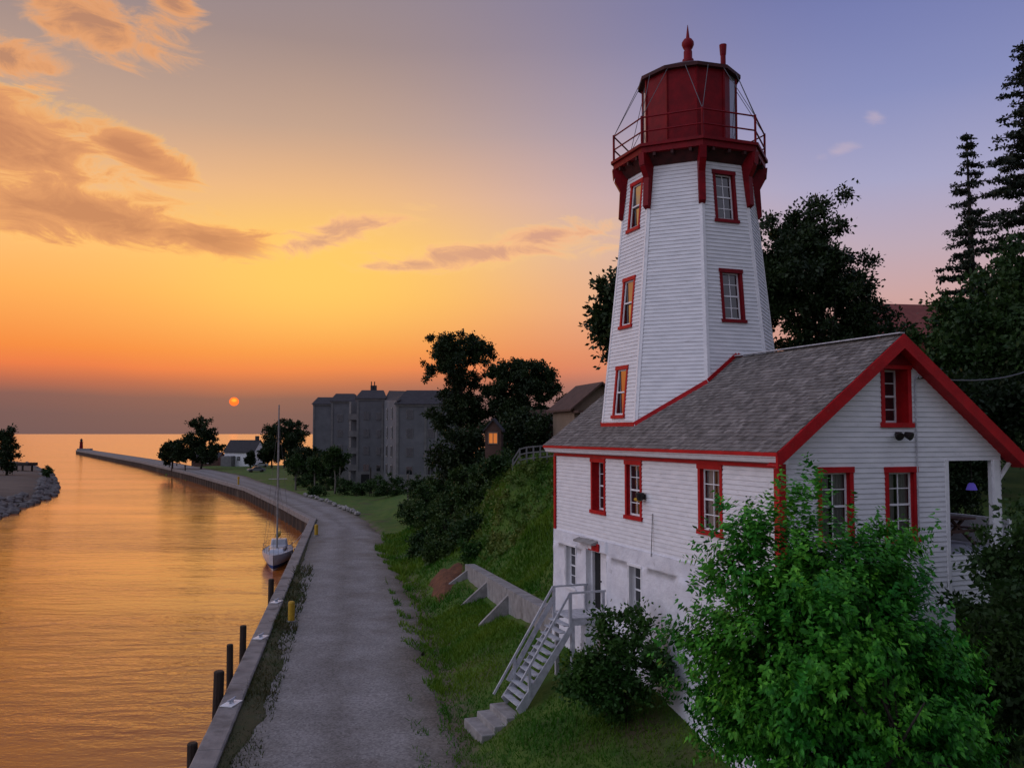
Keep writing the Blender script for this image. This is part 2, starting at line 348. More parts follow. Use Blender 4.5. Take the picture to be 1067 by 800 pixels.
def groundmat():
    m = mat('grassy_ground', (.032, .085, .009), (.075, .12, .016), .9, .95, .7, 9, c3=(.07, .055, .028), s3=.35, lo3=.52, hi3=.72)
    t = m.node_tree; p = t.nodes['Principled BSDF']
    a = t.nodes.new('ShaderNodeAttribute'); a.attribute_name = 'dry'
    n = t.nodes.new('ShaderNodeTexNoise'); n.inputs['Scale'].default_value = 1.6; n.inputs['Detail'].default_value = 6
    tc = t.nodes.new('ShaderNodeTexCoord'); t.links.new(tc.outputs['Object'], n.inputs['Vector'])
    ad = t.nodes.new('ShaderNodeMath'); ad.operation = 'ADD'; t.links.new(a.outputs['Fac'], ad.inputs[0]); t.links.new(n.outputs[0], ad.inputs[1])
    r = t.nodes.new('ShaderNodeMapRange'); r.inputs[1].default_value = .85; r.inputs[2].default_value = 1.25; t.links.new(ad.outputs[0], r.inputs[0])
    mx = t.nodes.new('ShaderNodeMix'); mx.data_type = 'RGBA'; t.links.new(r.outputs[0], mx.inputs[0])
    t.links.new(p.inputs['Base Color'].links[0].from_socket, mx.inputs[6]); mx.inputs[7].default_value = (.12, .095, .07, 1); t.links.new(mx.outputs[2], p.inputs['Base Color'])
    return m
M['ground'] = groundmat()
go = npmesh('ground', np.stack([GX, GY, GZ], -1).reshape(-1, 3), quads, M['ground'], smooth=True); tag(go, kind='structure')
dry = np.clip(1 - np.abs(GX - xrG) / 1.5, 0, 1) * .8
at_ = go.data.attributes.new('dry', 'FLOAT', 'POINT'); at_.data.foreach_set('value', dry.ravel().astype(np.float32))

# water
def watermat():
    m = bpy.data.materials.new('harbour_water'); m.use_nodes = True; t = m.node_tree; p = t.nodes['Principled BSDF']
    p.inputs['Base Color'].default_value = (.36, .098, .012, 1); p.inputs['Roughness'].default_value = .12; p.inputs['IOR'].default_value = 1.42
    tc = t.nodes.new('ShaderNodeTexCoord')
    def nz(sx, sy, sc, rot=0.0, det=4):
        mp = t.nodes.new('ShaderNodeMapping'); mp.inputs['Scale'].default_value = (sx, sy, 1); mp.inputs['Rotation'].default_value = (0, 0, rot); t.links.new(tc.outputs['Object'], mp.inputs[0])
        n = t.nodes.new('ShaderNodeTexNoise'); n.inputs['Scale'].default_value = sc; n.inputs['Detail'].default_value = det; n.inputs['Distortion'].default_value = .4; t.links.new(mp.outputs[0], n.inputs['Vector']); return n.outputs[0]
    def add(a, b, k):
        q = t.nodes.new('ShaderNodeMath'); q.operation = 'MULTIPLY_ADD'; t.links.new(b, q.inputs[0]); q.inputs[1].default_value = k; t.links.new(a, q.inputs[2]); return q.outputs[0]
    h = add(nz(.35, 1.0, .9, .25), nz(.12, .5, .35, -.1), 1.6)
    h = add(h, nz(1, 1.6, 3.0, .5, 3), .22)
    b = t.nodes.new('ShaderNodeBump'); b.inputs['Distance'].default_value = .17
    pr = t.nodes.new('ShaderNodeMapRange'); pr.inputs[1].default_value = .38; pr.inputs[2].default_value = .62; pr.inputs[3].default_value = .20; pr.inputs[4].default_value = .80; t.links.new(nz(.02, .07, 1.0, .2, 5), pr.inputs[0]); t.links.new(pr.outputs[0], b.inputs['Strength'])
    t.links.new(h, b.inputs['Height']); t.links.new(b.outputs[0], p.inputs['Normal'])
    return m
M['water'] = watermat()
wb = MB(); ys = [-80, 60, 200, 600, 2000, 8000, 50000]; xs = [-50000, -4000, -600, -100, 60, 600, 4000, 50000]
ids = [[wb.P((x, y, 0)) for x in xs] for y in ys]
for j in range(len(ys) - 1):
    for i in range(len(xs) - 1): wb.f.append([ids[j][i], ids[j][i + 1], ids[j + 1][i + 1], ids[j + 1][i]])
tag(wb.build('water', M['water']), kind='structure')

# road ribbon
def resample(pl, step0):
    out = []
    for (a, b) in zip(pl, pl[1:]):
        n = max(2, int(math.hypot(b[0] - a[0], b[1] - a[1]) / step0))
        for k in range(n): out.append((a[0] + (b[0] - a[0]) * k / n, a[1] + (b[1] - a[1]) * k / n))
    out.append(pl[-1]); return out
def pairs(Lp, Rp):
    out = []
    for (a, b, c, d) in zip(Lp, Lp[1:], Rp, Rp[1:]):
        n = max(2, int(math.hypot(b[0] - a[0], b[1] - a[1]) / (.35 if a[1] < 110 else 2.5)))
        for k in range(n):
            s = k / n; out.append(((a[0] + (b[0] - a[0]) * s, a[1] + (b[1] - a[1]) * s), (c[0] + (d[0] - c[0]) * s, c[1] + (d[1] - c[1]) * s)))
    return out
PR = pairs(QL, QR); NR = 18
V = []
for j, (l, r) in enumerate(PR):
    wob = .28 * math.sin(j * .13) + .15 * math.sin(j * .31 + 1) + .08 * math.sin(j * .83)
    for i in range(NR + 1):
        s = i / NR; x = l[0] + .3 + (r[0] + wob - l[0] - .3) * s; y = l[1] + (r[1] - l[1]) * s
        V.append((x, y, 2.0 + .05 * math.sin(s * PI) + .012 * math.sin(x * 3.1 + y) * math.cos(y * 2.3) + (-.05 if i == NR else 0.03)))
V = np.array(V); nr = len(PR); ii = np.arange(nr * (NR + 1)).reshape(nr, NR + 1)
fq = np.stack([ii[:-1, :-1], ii[:-1, 1:], ii[1:, 1:], ii[1:, :-1]], -1).reshape(-1, 4)
def roadmat():
    m = mat('gravel_road', (.156, .148, .138), (.212, .203, .192), .45, .95, .45, 22, detail=10, c3=(.12, .105, .09), s3=.28, lo3=.56, hi3=.75)
    t = m.node_tree; p = t.nodes['Principled BSDF']
    v = t.nodes.new('ShaderNodeTexVoronoi'); v.inputs['Scale'].default_value = 15.0
    tc = t.nodes.new('ShaderNodeTexCoord'); t.links.new(tc.outputs['Object'], v.inputs['Vector'])
    mx = t.nodes.new('ShaderNodeMix'); mx.data_type = 'RGBA'; mx.blend_type = 'OVERLAY'; mx.inputs[0].default_value = .40
    bw = t.nodes.new('ShaderNodeRGBToBW'); t.links.new(v.outputs['Color'], bw.inputs[0])
    t.links.new(p.inputs['Base Color'].links[0].from_socket, mx.inputs[6]); t.links.new(bw.outputs[0], mx.inputs[7])
    a = t.nodes.new('ShaderNodeAttribute'); a.attribute_name = 'across'; r = t.nodes.new('ShaderNodeValToRGB'); e = r.color_ramp.elements   # wheel tracks and dirty edges
    pts = [(0, (.62, .56, .48)), (.10, (.80, .77, .72)), (.26, (1.10, 1.1, 1.11)), (.36, (1.1, 1.1, 1.12)), (.48, (.86, .85, .84)), (.60, (1.1, 1.1, 1.12)), (.72, (1.12, 1.12, 1.13)), (.86, (.84, .81, .76)), (1, (.55, .48, .38))]
    while len(e) < len(pts): e.new(.5)
    for q, (o_, c_) in zip(e, pts): q.position = o_; q.color = (*c_, 1)
    n = t.nodes.new('ShaderNodeTexNoise'); n.inputs['Scale'].default_value = .5; n.inputs['Detail'].default_value = 6; t.links.new(tc.outputs['Object'], n.inputs['Vector'])
    ma = t.nodes.new('ShaderNodeMath'); ma.operation = 'MULTIPLY_ADD'; t.links.new(n.outputs[0], ma.inputs[0]); ma.inputs[1].default_value = .24; t.links.new(a.outputs['Fac'], ma.inputs[2])
    mb = t.nodes.new('ShaderNodeMath'); mb.operation = 'SUBTRACT'; t.links.new(ma.outputs[0], mb.inputs[0]); mb.inputs[1].default_value = .12; t.links.new(mb.outputs[0], r.inputs[0])
    m2 = t.nodes.new('ShaderNodeMix'); m2.data_type = 'RGBA'; m2.blend_type = 'MULTIPLY'; m2.inputs[0].default_value = 1; t.links.new(mx.outputs[2], m2.inputs[6]); t.links.new(r.outputs[0], m2.inputs[7]); t.links.new(m2.outputs[2], p.inputs['Base Color'])
    return m
M['road'] = roadmat()
ro_ = npmesh('road', V, fq, M['road'], smooth=True); tag(ro_, kind='structure')
ac = ro_.data.attributes.new('across', 'FLOAT', 'POINT'); ac.data.foreach_set('value', np.tile(np.linspace(0, 1, NR + 1), nr).astype(np.float32))
# worn grass verge between the kerb and the gravel
vb = []; vr_ = [p for p in PR if p[0][1] < 99]
for j, (l, r) in enumerate(vr_):
    wdt = (.85 + .25 * math.sin(j * .11) + .16 * math.sin(j * .29) + .07 * math.sin(j * .77)) * max(0.15, min(1, (75 - l[1]) / 30 + .15))
    for i in range(5): s = i / 4; vb.append((l[0] + .6 + wdt * s, l[1] + .1 * math.sin(j), 2.10 - .035 * s * s + rnd.uniform(-.01, .01) - (.05 if i == 4 else 0)))
iv = np.arange(len(vb)).reshape(-1, 5)
M['verge'] = mat('worn_verge', (.055, .048, .022), (.03, .042, .014), 1.6, .95, .8, 9, c3=(.10, .08, .06), s3=.8)
tag(npmesh('verge', np.array(vb), np.stack([iv[:-1, :-1], iv[:-1, 1:], iv[1:, 1:], iv[1:, :-1]], -1).reshape(-1, 4), M['verge'], smooth=True), kind='structure')

# quay: kerb cap and rusty sheet piling, near reach and pier reach
def quay(pl, label, cap_w, cap_h, seg):
    root = empty('quay_wall', (pl[0][0], pl[0][1], 0), 0, label, 'quay wall'); o = Vector((pl[0][0], pl[0][1], 0))
    pts = resample(pl, seg); cap = MB(); sh = MB(); n = len(pts)
    tot = [Vector((p[0], p[1])) for p in pts]
    def nrm(k):
        d = (tot[min(k + 1, n - 1)] - tot[max(k - 1, 0)]).normalized(); return Vector((d.y, -d.x))   # towards land
    for k in range(n - 1):
        if (k + 1) % 8 == 0: g = .012
        else: g = 0
        a, b = tot[k], tot[k + 1]; na, nb = nrm(k), nrm(k + 1); dz = rnd.uniform(-.012, .012); b2 = b - (b - a).normalized() * g
        lo, hi = 1.5 - .0, 2.02 + cap_h + dz
        sec = lambda p, nn: [(p.x - nn.x * .12 - o.x, p.y - nn.y * .12 - o.y, lo), (p.x + nn.x * cap_w - o.x, p.y + nn.y * cap_w - o.y, lo),
                             (p.x + nn.x * cap_w - o.x, p.y + nn.y * cap_w - o.y, hi - .04), (p.x + nn.x * (cap_w - .05) - o.x, p.y + nn.y * (cap_w - .05) - o.y, hi), (p.x - nn.x * .07 - o.x, p.y - nn.y * .07 - o.y, hi), (p.x - nn.x * .12 - o.x, p.y - nn.y * .12 - o.y, hi - .05)]
        cap.hexa(sec(a, na), sec(b2, nb))
    fine = resample(pl, .35 if pl[0][1] < 90 else .8); fv = [Vector((p[0], p[1])) for p in fine]
    for k in range(len(fv) - 1):
        d = (fv[k + 1] - fv[k]).normalized(); nn = Vector((d.y, -d.x))
        off = lambda q: (.0 if (q // 2) % 2 == 0 else .22)
        p, q = fv[k] + nn * off(k), fv[k + 1] + nn * off(k + 1)
        sh.poly([(p.x - o.x, p.y - o.y, -2.5), (q.x - o.x, q.y - o.y, -2.5), (q.x - o.x, q.y - o.y, 1.62), (p.x - o.x, p.y - o.y, 1.62)])
    cap.build('kerb', M['kerb'], root); sh.build('sheet_piling', M['sheet'], root)
    return root
quay(QL[1:6], 'near reach of concrete-kerbed quay wall running along the gravel road', .62, .20, 1.4)
quay(QL[5:], 'far reach of rusty quay wall curving out along the pier to the lake', .55, .12, 3.0)
# far side of the pier
fb = MB()
for (a, b) in zip(QR[8:], QR[9:]): fb.poly([(a[0], a[1], -2.5), (b[0], b[1], -2.5), (b[0], b[1], 2.0), (a[0], a[1], 2.0)])
fb.poly([(QL[-1][0], QL[-1][1], -2.5), (QR[-1][0], QR[-1][1], -2.5), (QR[-1][0], QR[-1][1], 2), (QL[-1][0], QL[-1][1], 2)])
fb.poly([(-60, 200, -2.5), (-60, 263, -2.5), (-60, 263, 1.7), (-60, 200, 1.7)])
tag(fb.build('pier_wall', M['sheet']), 'dark outer wall of the long pier facing the open lake', 'pier wall')

# ------------------------------------------------------------------ lighthouse
PSI = math.radians(20.54)
LH = empty('lighthouse', (6.256, 20.7, 0), PSI, 'white clapboard lighthouse with red trim, its octagonal tower rising through the shingled house roof', 'lighthouse')
def hw(x, y, z=0.0):                                # house-local to world
    c, s = math.cos(PSI), math.sin(PSI); return Vector((6.256 + c * x - s * y, 20.7 + s * x + c * y, z))
HL, VP, ZE, ZR, OE, OG = 13.2, 3.44, 11.06, 13.94, .35, .35
SL = (ZR - ZE) / (VP + OE); VR = 7.41
def roofz(v): return ZR - SL * abs(v - VP)

def frame(O, a, b, n):
    O, a, b, n = map(Vector, (O, a, b, n))
    return lambda s, t, d: O + a * s + b * t + n * d
def clapwall(tf, xl, xr, t0, t1, openings, row=.125, lip=.022):
    mb = MB(tf); rows = int(math.ceil((t1 - t0) / row))
    br = sorted(set([t0, t1] + [t0 + k * row for k in range(1, rows)] + [o[k] for o in openings for k in (2, 3) if t0 < o[k] < t1]))
    for za, zb in zip(br, br[1:]):
        if zb - za < 1e-4: continue
        k = int((za - t0 + 1e-6) / row); fa = (za - t0) / row - k; fb_ = (zb - t0) / row - k
        da, db = lip * (1 - fa), lip * (1 - fb_)
        segs = [(max(xl(za), xl(zb)), min(xr(za), xr(zb)))] if False else None
        cuts = sorted((o[0], o[1]) for o in openings if o[2] < zb - 1e-5 and o[3] > za + 1e-5)
        la, lb, ra, rb = xl(za), xl(zb), xr(za), xr(zb)
        if ra - la < .01 and rb - lb < .01: continue
        cur = (la, lb); parts = []
        for c0, c1 in cuts: parts.append((cur, (c0, c0))); cur = (c1, c1)
        parts.append((cur, (ra, rb)))
        for (p, q) in parts:
            if q[0] - p[0] < .005 and q[1] - p[1] < .005: continue
            mb.poly([(p[0], za, da), (q[0], za, da), (q[1], zb, db), (p[1], zb, db)])
            if fa < .01: mb.poly([(p[0], za, 0), (q[0], za, 0), (q[0], za, da), (p[0], za, da)])
    return mb
def window(tf, s0, s1, t0, t1, rec, cols, rows, cas=.11, red='red', glass='glass', curtain=False, root=LH, cw=True, proud=.035, label=None, vt=0.0):
    """casing with its reveal; sash and pane are its sub-parts"""
    m = MB(tf); c = cas
    m.box(s0, s0 + c, t0, t1, -.02, proud); m.box(s1 - c, s1, t0, t1, -.02, proud)
    m.box(s0 - .02, s1 + .02, t1 - c, t1 + .03, -.021, proud + .02); m.box(s0 - .04, s1 + .04, t0 - .04, t0 + c * .7, -.021, proud + .04)
    a0, a1, b0, b1 = s0 + c, s1 - c, t0 + c * .7, t1 - c
    for p in ([(a0, b0, 0), (a0, b1, 0), (a0, b1, -rec - .1), (a0, b0, -rec - .1)], [(a1, b0, 0), (a1, b1, 0), (a1, b1, -rec - .1), (a1, b0, -rec - .1)],
              [(a0, b1, 0), (a1, b1, 0), (a1, b1, -rec - .1), (a0, b1, -rec - .1)], [(a0, b0, 0), (a1, b0, 0), (a1, b0, -rec - .1), (a0, b0, -rec - .1)]): m.poly(p)
    w = m.build('window', M[red], root)
    if label: w['label'] = label
    s = MB(tf); f = .045; d0, d1 = -rec - .035, -rec
    s.box(a0, a0 + f, b0, b1, d0, d1); s.box(a1 - f, a1, b0, b1, d0, d1); s.box(a0 + f, a1 - f, b1 - f, b1, d0, d1); s.box(a0 + f, a1 - f, b0, b0 + f * 1.3, d0, d1)
    mid = (b0 + b1) / 2; s.box(a0 + f, a1 - f, mid - .025, mid + .025, d0, d1 + .012)
    for k in range(1, cols): x = a0 + f + (a1 - a0 - 2 * f) * k / cols; s.box(x - .013, x + .013, b0 + f, b1 - f, d0 + .006, d1 - .005)
    for k in range(1, rows):
        if abs(k / rows - .5) < .01: continue
        y = b0 + (b1 - b0) * k / rows; s.box(a0 + f, a1 - f, y - .013, y + .013, d0 + .008, d1 - .008)
    s.build('sash', M['trimw'], w)
    g = MB(tf); g.poly([(a0, b0, d0 + .012 - vt), (a1, b0, d0 + .012 - vt), (a1, b1, d0 + .012), (a0, b1, d0 + .012)]); g.build('pane', M['clear' if curtain else glass], w)
    if curtain:
        q = MB(tf); N = 28; W_ = a1 - a0
        for half in ((0, .44), (.56, 1)):
            for k in range(N):
                u0 = half[0] + (half[1] - half[0]) * k / N; u1 = half[0] + (half[1] - half[0]) * (k + 1) / N
                z0, z1 = -rec - .12 + .025 * math.sin(u0 * 60), -rec - .12 + .025 * math.sin(u1 * 60)
                q.poly([(a0 + W_ * u0, b0, z0), (a0 + W_ * u1, b0, z1), (a0 + W_ * u1, b1, z1), (a0 + W_ * u0, b1, z0)])
        q.build('curtain', M['curt'], w)
        k = MB(tf); k.poly([(a0 - .3, b0 - .2, -rec - .6), (a1 + .3, b0 - .2, -rec - .6), (a1 + .3, b1 + .2, -rec - .6), (a0 - .3, b1 + .2, -rec - .6)])
        k.build('room_back', M['dark'], w)
    return w

fLong = frame((0, 0, 0), (0, -1, 0), (0, 0, 1), (-1, 0, 0))       # s = -u
fGab = frame((0, 0, 0), (1, 0, 0), (0, 0, 1), (0, -1, 0))         # s = v
ZB = 7.98                                                        # where clapboard meets stone
WL = [(-10.12, -9.03, 8.87, 10.66), (-7.65, -6.58, 8.90, 10.66), (-3.46, -2.32, 8.87, 10.68)]
WG = [(1.07, 2.13, 8.87, 10.68), (3.10, 4.12, 8.87, 10.66), (3.04, 4.0, 11.7, 13.22)]
ib = lambda L, e=.02: [(a + e, b - e, c + e, d - e) for a, b, c, d in L]
clapwall(fLong, lambda t: -HL, lambda t: 0.0, ZB, 11.02, ib(WL)).build('side_wall', M['clap'], LH)
PO = (5.13, 6.62, 8.46, 10.82)
gab = clapwall(fGab, lambda t: max(0.0, VP - (ZR - .12 - t) / SL), lambda t: min(6.95, VP + (ZR - .12 - t) / SL), ZB - .8, ZR - .15, ib(WG) + [PO])
gab.build('gable_wall', M['clap'], LH)
rw = MB(); rw.box(6.85, 6.95, 6.5, HL, 7.2, 11.2); rw.box(0.1, 6.9, HL - .1, HL, 7.2, 11.2)
rw.poly([(0.1, HL, 11.2), (VP, HL, ZR - .2), (6.9, HL, 11.0)]); rw.build('rear_wall', M['clap'], LH)
# stone storey
BW = [(-12.2, -11.25, 6.05, 7.57), (-7.40, -6.55, 5.95, 7.5)]; DO = (-10.42, -8.86, 5.6, 7.6)
def stonewall(tf, x0, x1, z0, z1, ops, prot, step=.2):
    xs_ = sorted(set(list(np.arange(x0, x1, step)) + [x1] + [o[k] for o in ops for k in (0, 1)])); zs = sorted(set(list(np.arange(z0, z1, step)) + [z1] + [o[k] for o in ops for k in (2, 3)]))
    mb = MB(tf); g = {}
    for i, x in enumerate(xs_):
        for j, z in enumerate(zs):
            d = prot + .018 * math.sin(x * 3.1 + math.sin(z * 2.2) * 2) * math.cos(z * 3.7 + x) + rnd.uniform(-.014, .014) + max(0, (6 - z)) * .03
            g[i, j] = mb.P((x, z, d))
    for i in range(len(xs_) - 1):
        for j in range(len(zs) - 1):
            xc, zc = (xs_[i] + xs_[i + 1]) / 2, (zs[j] + zs[j + 1]) / 2
            if any(o[0] < xc < o[1] and o[2] < zc < o[3] for o in ops): continue
            mb.f.append([g[i, j], g[i + 1, j], g[i + 1, j + 1], g[i, j + 1]])
    n = len(zs) - 1
    mb.poly([(x0, z1, prot), (x1, z1, prot), (x1, z1 + .05, 0), (x0, z1 + .05, 0)])
    mb.poly([(x0, z0, prot), (x0, z1, prot), (x0, z1, -1), (x0, z0, -1)])
    return mb
sw = stonewall(fLong, -HL - .06, .05, 1.5, ZB, BW + [DO], .07); sw.build('stone_base', M['stone'], LH, smooth=True)
sg = stonewall(fGab, -.05, 5.2, 1.5, ZB - .8, [], .07); sg.build('stone_base', M['stone'], LH, smooth=True)
for b in BW: window(fLong, b[0], b[1], b[2], b[3], .13, 2, 4, cas=.05, red='trimw', proud=.075)
for k, b in enumerate(WL): window(fLong, b[0], b[1], b[2], b[3], (.24, .10, .09)[k], 2, 4, curtain=(k == 2))
window(fGab, *WG[0], .10, 2, 4, curtain=True); window(fGab, *WG[1], .10, 2, 4, curtain=True); window(fGab, *WG[2], .38, 2, 4, label='recessed attic window')
# door: deep white reveal, a dark open half and a white leaf
d = MB(fLong); x0, x1, z0, z1 = DO
for p in ([(x0, z0, .08), (x0, z1, .08), (x0, z1, -.3), (x0, z0, -.3)], [(x1, z0, .08), (x1, z1, .08), (x1, z1, -.3), (x1, z0, -.3)], [(x0, z1, .08), (x1, z1, .08), (x1, z1, -.3), (x0, z1, -.3)], [(x0, z0, .08), (x1, z0, .08), (x1, z0, -.3), (x0, z0, -.3)]): d.poly(p)
d.box(x0, x0 + .09, z0, z1, -.22, -.12); d.box(x1 - .09, x1, z0, z1, -.22, -.12); d.box(x0 + .09, x1 - .09, z1 - .09, z1, -.22, -.12)
dr = d.build('door', M['trimw'], LH)
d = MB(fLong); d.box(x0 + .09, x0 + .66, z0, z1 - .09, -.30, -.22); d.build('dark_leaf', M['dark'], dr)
d = MB(fLong); d.box(x0 + .68, x1 - .09, z0 + .02, z1 - .1, -.20, -.14); d.box(x0 + .80, x1 - .2, z0 + .2, z0 + .8, -.14, -.125); d.box(x0 + .80, x1 - .2, z0 + .95, z1 - .25, -.14, -.125); d.build('white_leaf', M['trimw'], dr)
d = MB(fLong); d.tube([(x0 + .76, z0 + .98, -.14), (x0 + .76, z0 + .98, -.07)], .03); d.build('handle', M['blackm'], dr)
d = MB(fLong); d.hexa([(-10.95, 7.80, .05), (-9.5, 7.80, .05), (-9.5, 7.80, .32), (-10.95, 7.80, .32)], [(-10.95, 7.95, .05), (-9.5, 7.95, .05), (-9.5, 7.86, .32), (-10.95, 7.86, .32)]); d.build('door_hood', M['conc'], LH)

# roof
def slope_shingles(left):
    c0, c1 = (-OE, VP) if left else (VP, VR)
    Lr = (c1 - c0) * math.hypot(1, SL); rows = int(Lr / .15); V_, F_, Tn = [], [], []
    s_ = 1 if left else -1; e0 = -OE if left else VR
    ux, uz = s_ / math.hypot(1, SL), SL / math.hypot(1, SL); nx_, nz_ = -uz * s_, abs(ux)
    zb = roofz(e0)
    for r in range(rows + 1):
        y = -OG - .03 - rnd.uniform(0, .12)
        while y < HL + .3:
            w = rnd.uniform(.09, .21); ya, yb = max(y, -OG - .03), min(y + w - .006, HL + .34); y += w
            if yb - ya < .02: continue
            j0 = rnd.uniform(-.012, .012); a = r * .15 + j0; b = min(r * .15 + .26, Lr)
            h0 = .030 + rnd.uniform(-.004, .009); h1 = .004
            k = len(V_)
            for (dd, hh) in ((a, 0.0), (a, h0), (b, h1)):
                for yy in (ya, yb): V_.append((e0 + ux * dd + nx_ * hh, yy, zb + uz * dd + nz_ * hh))
            F_ += [(k, k + 1, k + 3, k + 2), (k + 2, k + 3, k + 5, k + 4)]
            # side edge of the butt
            t_ = rnd.choice((.68, .82, .92, 1.0, 1.05, 1.15, 1.32)) * rnd.uniform(.9, 1.1); Tn += [t_] * 2
    return V_, F_, Tn
Va, Fa, Ta = slope_shingles(True); Vb, Fb, Tb = slope_shingles(False)
o = npmesh('roof', np.array(Va + Vb), np.array(Fa + [tuple(i + len(Va) for i in q) for q in Fb]), M['shingle'], LH)
ca = o.data.attributes.new('tone', 'FLOAT_COLOR', 'FACE'); ca.data.foreach_set('color', np.array([(t, t, t, 1) for t in Ta + Tb], np.float32).ravel())
dk = MB(); ya, yb = -OG, HL + .3
for (va, vb_) in ((-OE, VP), (VR, VP)):
    dk.hexa([(va, ya, roofz(va) - .12), (va, yb, roofz(va) - .12), (vb_, yb, roofz(vb_) - .12), (vb_, ya, roofz(vb_) - .12)], [(va, ya, roofz(va) - .004), (va, yb, roofz(va) - .004), (vb_, yb, roofz(vb_) - .004), (vb_, ya, roofz(vb_) - .004)])
dk.build('roof_deck', M['dred'], o)
rc = MB(); rc.bar((VP - .05, ya - .04, ZR + .035), (VP - .05, yb, ZR + .035), .17, .03); rc.build('ridge_board', M['wood'], o)
rk = MB()
for (va, vb_) in ((-OE - .02, VP), (VR + .02, VP)):
    zt = .012; dp = .34
    rk.hexa([(va, ya - .07, roofz(va) - dp), (va, ya, roofz(va) - dp), (vb_, ya, roofz(vb_) - dp), (vb_, ya - .07, roofz(vb_) - dp)], [(va, ya - .07, roofz(va) + zt), (va, ya, roofz(va) + zt), (vb_, ya, roofz(vb_) + zt), (vb_, ya - .07, roofz(vb_) + zt)])
rk.build('rake_board', M['red'], LH)
so = MB()
for (va, vb_) in ((-OE, VP), (VR, VP)):
    so.poly([(va, ya, roofz(va) - .30), (va, 0.04, roofz(va) - .30), (vb_, 0.04, roofz(vb_) - .30), (vb_, ya, roofz(vb_) - .30)])
so.build('gable_soffit', M['red'], LH)
pk = MB(); pk.hexa([(VP - .55, -.09, ZR - .72), (VP + .55, -.09, ZR - .72), (VP + .55, .0, ZR - .72), (VP - .55, .0, ZR - .72)], [(VP - .03, -.09, ZR - .31), (VP + .03, -.09, ZR - .31), (VP + .03, .0, ZR - .31), (VP - .03, .0, ZR - .31)]); pk.build('peak_board', M['dred'], LH)
fa = MB(); fa.box(-OE - .035, -OE, -OG - .06, HL + .3, ZE - .075, ZE + .015); fa.build('eave_fascia', M['red'], LH)
gu = MB(); gu.hexa([(-.02, -OG + .0, ZE - .26), (-.02, HL + .25, ZE - .26), (-OE + .06, HL + .25, ZE - .22), (-OE + .06, -OG, ZE - .22)], [(-.02, -OG, ZE - .08), (-.02, HL + .25, ZE - .08), (-OE - .02, HL + .25, ZE - .077), (-OE - .02, -OG, ZE - .077)]); gu.build('white_soffit', M['trimw'], LH)
fz = MB(); fz.box(-.07, -.024, -.03, HL, ZE - .36, ZE - .262); fz.build('frieze_board', M['red'], LH)
cb = MB(); cb.box(-.075, -.024, -.075, .13, ZB - 1.2, ZE - .37); cb.box(-.03, .12, -.08, -.024, ZB - 1.2, ZE - .22); cb.build('corner_board', M['red'], LH)
cb = MB(); cb.box(-.07, -.024, HL - .12, HL + .03, ZB + .02, ZE - .37); cb.build('corner_board', M['red'], LH)
# porch at the right end of the gable
pp = MB(); pp.box(6.66, 6.86, -.06, .14, 6.3, 10.82); pp.build('porch_post', M['trimw'], LH, bevel=.01)
pp = MB(); pp.box(6.66, 6.86, 6.3, 6.5, 6.3, 10.82); pp.build('porch_post', M['trimw'], LH, bevel=.01)
pp = MB(); pp.box(5.03, 5.13, -.05, .06, 7.0, 10.85); pp.build('porch_trim', M['trimw'], LH)
pp = MB(); pp.bar((6.86, 0, 10.3), (7.3, 0, 10.78), .07, .09, (0, 1, 0)); pp.build('porch_brace', M['trimw'], LH)
pp = MB(); pp.box(5.14, 7.85, .02, 6.5, 8.3, 8.45); pp.build('porch_floor', M['wood'], LH)
pp = MB(); pp.box(5.05, 5.12, .07, HL - .2, 7.2, 11.0); pp.build('porch_inner_wall', M['grey'], LH)
pp = MB(); pp.box(5.14, 6.84, .07, 6.5, 10.86, 10.92); pp.build('porch_ceiling', M['soff'], LH)
pp = MB(); pp.box(5.16, 6.64, 6.3, 6.36, 8.46, 9.3); pp.box(5.16, 6.64, 6.27, 6.39, 9.3, 9.36); pp.build('porch_rail', M['trimw'], LH)
pp = MB(); pp.box(7.9, 8.0, .6, 8.0, 7.6, 9.2); pp.build('porch_rail', M['trimw'], LH)
cn = MB(); cn.tube([(4.1, -.05, 12.85), (4.1, -.05, 6.8)], .022, 6); cn.tube([(4.1, -.05, 12.85), (4.17, -.09, 12.97), (4.22, -.1, 12.9)], .03, 6); cn.build('conduit', M['wood'], LH)
cn = MB(fLong); cn.tube([(-5.9, 9.15, .04), (-5.9, 7.9, .1)], .012, 6); cn.build('conduit', M['cable'], LH)

